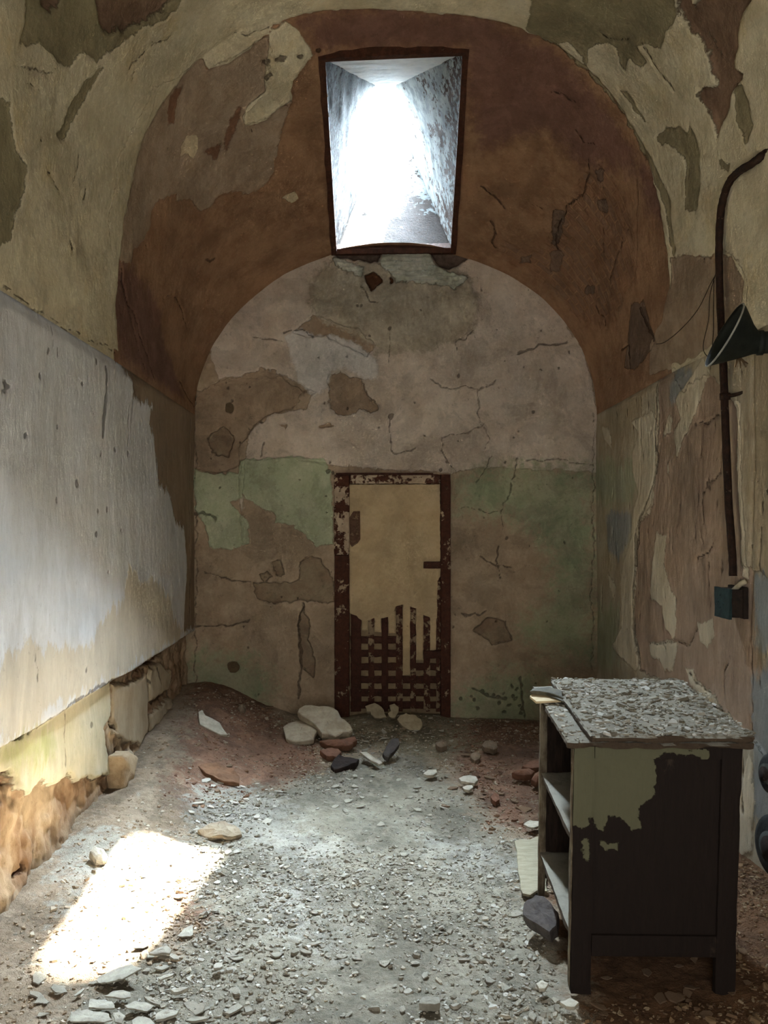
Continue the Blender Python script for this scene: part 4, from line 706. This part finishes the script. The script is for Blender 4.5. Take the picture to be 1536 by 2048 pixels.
# the uncountable crumbs
M_CRUMB = None
m = N('crumb_colours'); M_CRUMB = m.done(m.mix(m.ss(m.noise(60, 4, .7), .3, .7, 0, .35), m.attr('tint', 'Color'), col(110, 96, 78)), None)
def crumbs(name, pos, size, tint, tilt=.25, parent=None, k=6, flat=.22):
    n = len(pos); ang = (np.arange(k)[None]+rng.uniform(-.35, .35, (n, k)))*2*math.pi/k; rad = rng.uniform(.5, 1.15, (n, k)); asp = rng.uniform(.5, 1, (n, 1))
    x = np.cos(ang)*rad; y = np.sin(ang)*rad*asp; h = rng.uniform(flat*.5, flat*2, (n, 1))*np.ones((1, k))
    top = np.stack([x*.8, y*.8, h*(1+rng.uniform(-.4, .4, (n, k)))], -1); bot = np.stack([x, y, -.1*np.ones_like(x)], -1)
    L = np.concatenate([top, bot], 1)*size[:, None, None]
    t1 = rng.normal(0, tilt, n); t2 = rng.normal(0, tilt, n); ya_ = rng.uniform(0, 6.28, n)
    c, s = np.cos(t1), np.sin(t1); Ry = L.copy(); Ry[..., 1] = L[..., 1]*c[:, None]-L[..., 2]*s[:, None]; Ry[..., 2] = L[..., 1]*s[:, None]+L[..., 2]*c[:, None]; L = Ry.copy()
    c, s = np.cos(t2), np.sin(t2); L[..., 0] = Ry[..., 0]*c[:, None]+Ry[..., 2]*s[:, None]; L[..., 2] = -Ry[..., 0]*s[:, None]+Ry[..., 2]*c[:, None]
    c, s = np.cos(ya_), np.sin(ya_); R2 = L.copy(); R2[..., 0] = L[..., 0]*c[:, None]-L[..., 1]*s[:, None]; R2[..., 1] = L[..., 0]*s[:, None]+L[..., 1]*c[:, None]
    V = R2+pos[:, None, :]; base = (np.arange(n)*2*k)[:, None]
    q = np.concatenate([np.stack([base[:, 0]+i, base[:, 0]+k+i, base[:, 0]+k+(i+1) % k, base[:, 0]+(i+1) % k], -1) for i in range(k)])
    cap = np.concatenate([np.stack([base[:, 0], base[:, 0]+1, base[:, 0]+2, base[:, 0]+3], -1), np.stack([base[:, 0], base[:, 0]+3, base[:, 0]+4, base[:, 0]+5], -1)])
    T = np.repeat(np.concatenate([tint, np.ones((n, 1))], 1)[:, None, :], 2*k, 1).reshape(-1, 4)
    return mesh_np(name, V.reshape(-1, 3), np.concatenate([q, cap]), M_CRUMB, parent, {'tint': T}, smooth=False)
n = 46000
yy = 1.95+(YB-2.0)*rng.random(n)**1.35; xx = rng.uniform(XL+.02, XR-.02, n); Qp = np.stack([xx, yy], -1)
wd = warp(Qp, .1, 4, 81)
def inside(name_polys, amp=.05): return union(name_polys, cf, wd) > 0
dust = inside([[(400, 1640), (500, 1590), (640, 1545), (700, 1500), (820, 1480), (900, 1560), (960, 1630), (1060, 1700), (1085, 1800), (1250, 2200), (60, 2200), (160, 1980), (330, 1920), (420, 1840), (380, 1700)]])
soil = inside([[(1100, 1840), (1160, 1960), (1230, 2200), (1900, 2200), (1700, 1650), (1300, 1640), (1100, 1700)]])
red = inside([[(330, 1600), (380, 1500), (400, 1430), (480, 1400), (560, 1460), (640, 1490), (640, 1530), (560, 1580), (430, 1600), (380, 1650)], [(860, 1450), (1085, 1440), (1090, 1660), (1000, 1650), (930, 1590), (900, 1520)]])
pal = {'d': [lin(c) for c in ((184, 182, 172), (156, 154, 144), (138, 134, 122), (118, 113, 100), (168, 162, 146))], 'r': [lin(c) for c in ((124, 92, 72), (108, 78, 62), (140, 108, 86), (150, 130, 110), (170, 158, 140))],
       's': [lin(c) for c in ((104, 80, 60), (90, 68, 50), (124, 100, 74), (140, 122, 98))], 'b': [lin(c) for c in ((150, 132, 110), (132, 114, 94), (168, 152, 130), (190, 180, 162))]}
tint = np.zeros((n, 3)); code = np.where(soil, 's', np.where(red, 'r', np.where(dust, 'd', 'b')))
for k_ in pal:
    mk = code == k_; arr = np.array(pal[k_]); tint[mk] = arr[rng.integers(0, len(arr), mk.sum())]
size = np.exp(rng.normal(math.log(.0048), .5, n)).clip(.002, .017)
clump = fbm(np.stack([xx, yy, xx*0], -1), 3.5, 3, 55); keepm = (rng.random(n) < np.clip(.55+1.1*clump, .1, 1)) & ~((xx < -.62-.1*(yy-2.4)) & (rng.random(n) < .7))
keepm &= ~((xx > .48) & (xx < .95) & (yy > 2.05) & (yy < 2.6))
zz = floor_z(xx, yy)+.001
tag(crumbs('rubble', np.stack([xx, yy, zz], -1)[keepm], size[keepm], tint[keepm]), 'loose crumbs of plaster, paint and mortar strewn over the cell floor', 'rubble', kind='stuff')

# ------------------------------------------------------------------ CABINET
cab = tag(empty('cabinet', (0, 0, 0)), 'worn dark wooden cabinet with open shelves and peeling olive paint beside the right wall', 'cabinet')
dv = Vector((.022, 1, .072)).normalized(); wv = Vector((1, -.022, 0)); wv = (wv-dv*wv.dot(dv)).normalized(); uv = wv.cross(dv)
O = Vector((.492, 2.08, .004)); MX = Matrix(((wv.x, dv.x, uv.x, O.x), (wv.y, dv.y, uv.y, O.y), (wv.z, dv.z, uv.z, O.z), (0, 0, 0, 1))); cab.matrix_world = MX
def fit(px, py, d=0.0):
    """pixel -> (w,u) on the cabinet's front plane"""
    r = Vector(((px-CX)/F, 1, (CY-py)/F)); o2 = O+dv*d; e = Vector((0, 0, EYE)); t = dv.dot(o2-e)/dv.dot(r); p = e+r*t-O; return (p.dot(wv), p.dot(uv))
Z7 = lambda L: [(1000+x/2.739, 1300+y/2.739) for x, y in L]
paint_px = [Z7([(355, 470), (820, 484), (830, 510), (1120, 545), (1150, 560), (1130, 600), (1100, 595), (1050, 570), (1000, 575), (900, 570), (850, 600), (870, 720), (855, 790), (800, 850), (765, 870), (768, 990), (722, 1000), (700, 960), (650, 935), (600, 930), (560, 990), (530, 980), (520, 930), (495, 910), (495, 960), (440, 975), (400, 960), (385, 980), (355, 900)]),
            Z7([(540, 1050), (600, 1065), (650, 1060), (640, 1108), (600, 1100), (570, 1112)]), Z7([(440, 1040), (480, 1030), (478, 1170), (450, 1150)])]
paint_wu = [[fit(*p) for p in dens(L, 12)] for L in paint_px]
def pf(V):
    Q = np.stack([V[:, 0], V[:, 2]], -1); Q = warp(Q, .008, 22, 7); r = np.full(len(Q), -9.)
    for L in paint_wu: r = np.maximum(r, sdf(L, Q))
    return {'paint': np.clip(r, -.1, .1)}
m = N('worn_cabinet_paint'); ed = m.noise(60, 9, .7); gr = m.noise(30, 6, .7, m.map((3, 3, .4)))
v = m.math('ADD', m.attr('paint'), m.math('MULTIPLY', m.math('SUBTRACT', ed, .5), .03)); f = m.ss(v, -.0015, .0015)
f2 = m.ss(m.noise(9, 8, .75, m.map((1, 1, .5))), .62, .70); wood = m.mix(gr, col(20, 14, 11), col(37, 27, 22)); wood = m.mix(m.math('MULTIPLY', f2, .35), wood, col(80, 68, 56))
M_CAB = m.done(m.mix(f, wood, m.mix(ed, col(88, 87, 67), col(101, 99, 77))), m.math('ADD', m.math('MULTIPLY', f, .001), m.math('MULTIPLY', gr, .002)), 1.0, .75)
M_WOOD = plain('dark_old_wood', (34, 26, 21), (50, 38, 31), 26, bump=.003, stretch=(3, 3, .5))
M_DUSTW = plain('dusty_board', (136, 132, 120), (116, 112, 100), 24, bump=.004)
m = N('dusty_shelf_wood'); gn = m.t.nodes.new('ShaderNodeNewGeometry'); sx = m.t.nodes.new('ShaderNodeSeparateXYZ'); m.put(sx.inputs[0], gn.outputs['Normal'])
up = m.math('MULTIPLY', m.ss(sx.outputs[2], .5, .8), m.ss(m.noise(14, 6, .7), .3, .5, .55, 1.0)); M_SHELF = m.done(m.mix(up, m.mix(m.noise(30, 5, .7, m.map((3, .5, 3))), col(56, 44, 35), col(84, 72, 58)), m.mix(m.noise(40, 6, .7), col(126, 122, 110), col(146, 142, 130))), m.math('MULTIPLY', m.noise(80, 6, .7), .003), 1.0)
M_EDGE = plain('bare_post_edge', (118, 108, 90), (78, 66, 52), 34, bump=.002, stretch=(1, 1, .4))
W, Dp, H = .412, .48, .643
gbox('stile', (0, 0, 0), (.052, .022, H), .008, M_CAB, cab, pf, .002, 3); gbox('stile', (W-.05, 0, .0), (W, .022, H), .008, M_CAB, cab, pf, .002, 4)
gbox('top_rail', (.052, .001, H-.035), (W-.05, .020, H), .006, M_CAB, cab, pf, .0005, 5); gbox('bottom_rail', (.052, .001, .10), (W-.05, .020, .155), .008, M_CAB, cab, pf, .001, 6)
gbox('end_panel', (.050, .009, .15), (W-.048, .014, H-.034), .005, M_CAB, cab, pf, .0, 7)
gbox('stile_edge', (-.004, -.001, .01), (.0, .021, H-.01), .006, M_EDGE, cab, None, .002, 8)
gbox('rear_post', (0, Dp-.02, 0), (.022, Dp, H), .008, M_EDGE, cab, None, .003, 9); gbox('rear_panel', (.022, Dp-.014, .06), (W, Dp-.004, H), .02, M_WOOD, cab)
gbox('side_panel', (W-.012, .022, .06), (W-.002, Dp-.014, H), .02, M_WOOD, cab); gbox('side_post', (W-.03, Dp-.03, 0), (W-.002, Dp-.003, .07), .02, M_WOOD, cab)
gbox('shelf', (.002, .022, .380), (W-.012, Dp-.014, .396), .012, M_SHELF, cab, None, .003, 10); gbox('shelf', (.002, .022, .128), (W-.012, Dp-.014, .146), .012, M_SHELF, cab, None, .003, 11)
gbox('shelf_rail', (.004, .03, H-.03), (.018, Dp-.03, H-.005), .01, M_WOOD, cab, None, .003, 12)
gbox('lower_top_board', (-.024, -.028, H), (W+.016, Dp+.0, H+.017), .008, M_SHELF, cab, None, .006, 13)
gbox('upper_top_board', (.030, -.045, H+.020), (W+.012, Dp+.0, H+.040), .006, M_SHELF, cab, None, .006, 14)
def cabp(w, d, u): return MX @ Vector((w, d, u))
n2 = 1500; pw = rng.uniform(.034, W+.012, n2); pd = rng.uniform(-.042, Dp-.004, n2); pos = np.array([cabp(a_, b_, H+.0405) for a_, b_ in zip(pw, pd)])
sz = np.exp(rng.normal(math.log(.0062), .5, n2)).clip(.002, .022); tn = np.array([lin(c) for c in ((168, 166, 156), (146, 144, 132), (128, 126, 114), (110, 106, 94), (186, 184, 176))])[rng.integers(0, 5, n2)]
tag(crumbs('paint_flakes', pos, sz, tn, tilt=.16, flat=.14), 'drift of curled grey paint flakes covering the cabinet top board', 'paint flakes', kind='stuff')
n3 = 130; pw = rng.uniform(-.02, .03, n3); pd = rng.uniform(-.02, Dp-.04, n3); pos = np.array([cabp(a_, b_, H+.0175) for a_, b_ in zip(pw, pd)]); tn = np.array([lin(c) for c in ((178, 176, 166), (150, 146, 134), (196, 192, 180))])[rng.integers(0, 3, n3)]
tag(crumbs('paint_flakes', pos, np.exp(rng.normal(math.log(.005), .5, n3)).clip(.002, .016), tn, tilt=.12, flat=.14), 'sparse pale flakes on the lower cabinet board left of the top board', 'paint flakes', kind='stuff')
# folded paper on the back left corner
pap = tag(empty('folded_paper', cabp(-.010, .34, H+.018)), 'cream folded paper scrap with a dark curled flap at the cabinet back left corner', 'paper')
M_PAP = plain('cream_paper', (206, 188, 150), (190, 170, 134), 18, rough=.7, bump=.001); M_PAPD = plain('grimy_paper', (92, 88, 72), (70, 66, 54), 26, rough=.7, bump=.002)
def sheet(name, L, mat, th=.003):
    P_ = [MX.to_3x3() @ Vector(p) for p in L]; nn = MX.to_3x3() @ Vector((0, 0, th)); k = len(P_)
    return mesh_py(name, P_+[p+nn for p in P_], [tuple(range(k))[::-1], tuple(range(k, 2*k))]+[(i, (i+1) % k, (i+1) % k+k, i+k) for i in range(k)], mat, pap)
sheet('inner_sheet', [(-.035, -.06, .002), (.035, -.052, .004), (.055, -.01, .010), (-.02, .03, .006), (-.045, -.01, .003)], M_PAP, .006)
L0 = [(-.042, .0, .014), (-.03, .03, .016), (.02, .04, .018), (.045, .01, .018), (.065, -.07, .009), (.045, -.08, .007), (.0, -.02, .014)]
sheet('curled_flap', L0, M_PAPD, .004)
tubepts = [pap.matrix_world.inverted() @ Vector(pap.location)]
tube('rolled_edge', smoothpath([MX.to_3x3() @ Vector(p) for p in ((-.042, .0, .018), (-.02, -.006, .020), (.02, -.028, .018), (.055, -.07, .011), (.068, -.082, .007))]), .004, M_PAPD, pap, 8)
# board lying by the cabinet
brd = chunk('loose_board', 'short pale weathered board lying flat against the cabinet rear leg', 'board', [(1029, 1682), (1085, 1668), (1094, 1780), (1044, 1790)], .035, .018, plain('weathered_board', (164, 156, 134), (144, 136, 114), 20, bump=.002, stretch=(1, 6, 1)), (0, -.04), rough=.0008, seed=150, sub=14)

# ------------------------------------------------------------------ RIGHT WALL FITTINGS
M_PIPE = rusty('rusty_conduit', ((34, 24, 18), (52, 34, 24)), ((104, 86, 70), (90, 70, 54)), .64, 30)
pp = [(1600, 262), (1560, 288), (1536, 303), (1505, 326), (1478, 343), (1460, 362), (1448, 392), (1441, 430), (1438, 500), (1440, 600), (1446, 720), (1451, 850), (1457, 1000), (1464, 1100), (1466, 1152)]
def at_right(px, py, off=.028):
    if py > 600: return at_wall(px, py, XR-off)
    i = np.argmin((_PX-px)**2+(_PY-py)**2); d_ = math.hypot(_PX.flat[i]-px, _PY.flat[i]-py)
    p = Vector(_P.reshape(-1, 3)[i]) if d_ < 12 and px < 1535 else Vector(at_wall(px, py, XR))
    q = Vector(at_wall(px, py, XR)); q = q if q.z < EYE+.66 else Vector(((px-CX)/F*p.y, p.y, EYE+(CY-py)/F*p.y))
    e = Vector((0, 0, EYE)); k_ = 1-off/max(.3, (q-e).x); return tuple(e+(q-e)*k_)
con = tag(empty('conduit_pipe', at_wall(1466, 1152, XR-.03)), 'thin dark rusted conduit pipe bending up the right wall above the switch box', 'pipe')
L_ = Vector(con.location)
def rel(p, o=None): return Vector(p)-L_
tube('pipe', [rel(p) for p in smoothpath([at_right(x, y, .030) for x, y in pp], 7)], .0138, M_PIPE, con, 12, .16)
bz = Vector(at_wall(1450, 793, XR-.028))
tube('clamp', [bz-L_+Vector((0, 0, -.012)), bz-L_+Vector((0, 0, .012))], .019, M_PIPE, con, 12)
tube('clamp_arm', [bz-L_, bz-L_+Vector((.02, -.04, 0)), bz-L_+Vector((.03, -.09, .002))], .007, M_PIPE, con, 8)
bx = tag(empty('switch_box', (XR-.06, 3.03, .87)), 'small dark teal electrical box on the right wall at the conduit foot', 'electrical box')
B0 = np.array(bx.location); yn, yf, xi = 2.955, 3.085, 1.268
zt = EYE+(CY-1180)/F*yn; zb = EYE+(CY-1238)/F*yn
M_TEAL = rusty('teal_box_paint', ((44, 62, 62), (34, 48, 50)), ((104, 124, 114), (90, 110, 102)), .66, 24); M_BOXD = plain('shaded_box_metal', (40, 34, 30), (52, 42, 36), 30)  # housing gets a dark colour for the box's unlit side
gbox('housing', np.array((xi+.012, yn+.004, zb+.003))-B0, np.array((XR-.004, yf-.004, zt))-B0, .01, M_BOXD, bx, jit=.002)
gbox('cover', np.array((xi, yn, zb-.004))-B0, np.array((xi+.012, yf, zt+.003))-B0, .01, M_TEAL, bx, jit=.002)
gbox('mount_plate', np.array((XR-.012, yn-.01, zb+.0))-B0, np.array((XR+.004, yf+.0, zt+.01))-B0, .01, M_BOXD, bx, jit=.002)
for (yy_, zz_) in ((3.03, .08), (3.045, .055), (3.0, .05), (3.03, .035)):
    tube('screw', [Vector((xi-.003, yy_, zb+zz_))-Vector(B0), Vector((xi+.004, yy_, zb+zz_))-Vector(B0)], .004, M_TEAL, bx, 8)
tube('cable_stub', [Vector((1.30, 2.99, zt-.004))-Vector(B0), Vector((1.315, 2.965, zt+.022))-Vector(B0), Vector((1.327, 2.95, zt+.032))-Vector(B0)], .0095, plain('pale_sleeve', (196, 184, 156), (176, 164, 138), 20), bx, 10)
# lamp
M_LAMP = plain('blackened_tin', (26, 30, 27), (36, 40, 35), 12, rough=.6, bump=.002)
Yl = 2.60; rc = Vector(at_back(1449, 671, Yl)); nc = Vector(at_back(1517, 686, Yl)); lamp = tag(empty('wall_lamp', nc), 'dark conical metal lamp shade on a thick horizontal arm from right wall', 'lamp')
ax = Vector((-.885, .10, .455)).normalized(); V = []; Fs = []; K = 48
def ring(c, n, r):
    a_ = n.cross(Vector((0, 1, 0))).normalized(); b_ = n.cross(a_).normalized(); return [c+a_*math.cos(2*math.pi*k/K)*r+b_*math.sin(2*math.pi*k/K)*r for k in range(K)]
prof = [(0, .034), (.12, .038), (.35, .055), (.65, .080), (.9, .101), (1, .107)]
rings = [ring(nc.lerp(rc, t), Vector((-1, 0, 0)).lerp(ax, min(1, t*1.3)).normalized(), r) for t, r in prof]+[ring(rc+ax*.002, ax, .1045)]+[ring(nc.lerp(rc, t)+ax*.003, Vector((-1, 0, 0)).lerp(ax, min(1, t*1.3)).normalized(), r-.003) for t, r in prof[::-1]]
for rg in rings: V += [v-nc for v in rg]
for i in range(len(rings)-1):
    for k in range(K): Fs.append((i*K+k, i*K+(k+1) % K, (i+1)*K+(k+1) % K, (i+1)*K+k))
mesh_py('lamp_shade', V, Fs, M_LAMP, lamp, smooth=True)
rr = ring(rc, ax, .1065); tube('rim', [v-nc for v in rr]+[rr[0]-nc], .0028, plain('bare_tin_rim', (170, 170, 158), (140, 140, 130), 20, rough=.5), lamp, 8, cap=False)
tube('arm', [Vector((.0, 0, 0)), Vector((.05, -.02, 0)), Vector((.18, -.06, 0))], .0345, M_LAMP, lamp, 20)
tube('collar', [Vector((-.004, 0, 0)), Vector((.012, -.004, 0))], .039, M_LAMP, lamp, 20)
t0 = Vector(at_back(1478, 722, Yl))-nc
for dx, dz in ((-.012, -.02), (.006, -.024), (.022, -.02), (.028, -.008)):
    tube('hanging_twig', [t0+Vector((0, .01, .02)), t0+Vector((dx*.6, 0, dz*.2)), t0+Vector((dx, 0, dz))], [.003, .0025, .0012], plain('dry_twig', (92, 74, 50), (76, 60, 42), 20), lamp, 6)
# hanging wires
M_WIRE = plain('thin_wire', (54, 42, 34), (44, 34, 28), 20)
for lb, L in (('thin dark wire hanging straight down beside the conduit on the right wall', [(1428, 560), (1427, 620), (1427, 660), (1424, 700), (1426, 714)]), ('thin dark wire looping down to the lamp rim on the right wall', [(1432, 545), (1420, 590), (1417, 640), (1408, 680), (1407, 700), (1414, 712), (1424, 717)]),
              ('long thin wire sagging across the plaster from the vault spring to the conduit', [(1312, 688), (1330, 684), (1360, 660), (1395, 620), (1420, 570), (1434, 545)])):
    pts = smoothpath([at_right(x, y, .020) for x, y in L], 5); b0 = min(pts, key=lambda v: v.z).copy(); o = tube('hanging_wire', [p-b0 for p in pts], .0016, M_WIRE, None, 6); o.location = b0; tag(o, lb, 'wire')
# round dark fittings at the foot of the right wall
M_CAST = plain('black_cast_iron', (46, 48, 48), (30, 32, 32), 26, rough=.7, bump=.003)
M_TEAL2 = plain('worn_iron', (74, 76, 72), (56, 58, 56), 30, bump=.002)
def fitting(lb, c, axis, R, ln, rings_):
    e = tag(empty('pipe_fitting', c), lb, 'pipe fitting'); A = Vector(axis).normalized(); pts = []; rad = []
    for t, r in ((0, R*.80), (.06, R), (.22, R), (.28, R*.82), (.5, R*.8), (.55, R*.95), (.75, R*.95), (.8, R*.7), (1, R*.66)): pts.append(A*ln*t); rad.append(r)
    tube('body', pts, rad, M_CAST, e, 32)
    tube('bore_ring', [A*-.012, A*.002], R*.5, M_TEAL2, e, 24); tube('bore', [A*-.016, A*-.002], R*.36, M_BLACK, e, 24)
fitting('black ringed iron fitting jutting from right wall, upper of the two', (1.238, 2.60, .40), (1, .15, -.1), .062, .16, 2)
fitting('black round iron fitting on the floor by the right wall, lower of the two', (1.262, 2.62, .16), (1, .2, -.05), .10, .16, 2)

# ------------------------------------------------------------------ LIGHT
SUN = Vector((.84, 2.59, 3.75)).normalized()
w = bpy.data.worlds.new('sky'); bpy.context.scene.world = w; w.use_nodes = True; t = w.node_tree; t.nodes.clear()
out = t.nodes.new('ShaderNodeOutputWorld'); bg = t.nodes.new('ShaderNodeBackground'); t.links.new(bg.outputs[0], out.inputs[0])
tc = t.nodes.new('ShaderNodeTexCoord'); dt = t.nodes.new('ShaderNodeVectorMath'); dt.operation = 'DOT_PRODUCT'; t.links.new(tc.outputs['Generated'], dt.inputs[0]); dt.inputs[1].default_value = SUN
def wm(op, a_, b_):
    n_ = t.nodes.new('ShaderNodeMath'); n_.operation = op
    for i, v_ in enumerate((a_, b_)):
        if isinstance(v_, (int, float)): n_.inputs[i].default_value = v_
        else: t.links.new(v_, n_.inputs[i])
    return n_.outputs[0]
d0 = wm('MAXIMUM', dt.outputs['Value'], 0.0)
SKY_BASE, SKY_WIDE, SKY_NEAR = 15.0, 60.0, 860.0
st = wm('ADD', SKY_BASE, wm('ADD', wm('MULTIPLY', wm('POWER', d0, 5.0), SKY_WIDE), wm('MULTIPLY', wm('POWER', d0, 15.0), SKY_NEAR)))
bg.inputs[0].default_value = (.72, .87, 1.0, 1); t.links.new(st, bg.inputs[1])
sl = bpy.data.lights.new('sun', 'SUN'); sl.energy = 245.0; sl.angle = math.radians(2.6); sl.color = (1.0, .94, .82); so = bpy.data.objects.new('sun', sl); C.objects.link(so); so.rotation_euler = (-SUN).to_track_quat('-Z', 'Y').to_euler(); so.location = (1, 6, 7)
pl_ = bpy.data.lights.new('skylight_portal', 'AREA'); pl_.shape = 'RECTANGLE'; pl_.size = .30; pl_.size_y = .86; pl_.cycles.is_portal = True; po = bpy.data.objects.new('skylight_portal', pl_); C.objects.link(po); po.location = (.101, 5.265, ZA+.058)

fl = bpy.data.lights.new('front_fill', 'AREA'); fl.shape = 'RECTANGLE'; fl.size = .8; fl.size_y = 1.7; fl.energy = 16; fl.color = (1.0, .97, .92)  # fill lamp added behind the camera to lift the dim areas
fo = bpy.data.objects.new('front_fill', fl); C.objects.link(fo); fo.location = (.1, YN-.12, 1.0); fo.rotation_euler = (math.radians(90), 0, 0)
# ------------------------------------------------------------------ CAMERA
cd = bpy.data.cameras.new('camera'); cam = bpy.data.objects.new('camera', cd); C.objects.link(cam); bpy.context.scene.camera = cam
cam.location = (0, 0, EYE); cam.rotation_euler = (math.radians(90), 0, 0); cd.sensor_fit = 'VERTICAL'; cd.sensor_height = 24; cd.sensor_width = 18
cd.lens = F/2048*24; cd.shift_x = (768-CX)/2048; cd.shift_y = (CY-1024)/2048; cd.clip_start = .02
sc = bpy.context.scene; sc.view_settings.view_transform = 'Standard'; sc.view_settings.look = 'None'; sc.view_settings.gamma = 1; sc.view_settings.use_curve_mapping = False; sc.view_settings.exposure = 1.32
sc.render.engine = 'CYCLES'; sc.cycles.max_bounces = 8; sc.cycles.diffuse_bounces = 5; sc.cycles.use_adaptive_sampling = True; sc.cycles.adaptive_threshold = .06; sc.cycles.adaptive_min_samples = 20; sc.cycles.sample_clamp_indirect = 0; sc.cycles.use_denoising = True; sc.cycles.caustics_reflective = False; sc.cycles.caustics_refractive = False
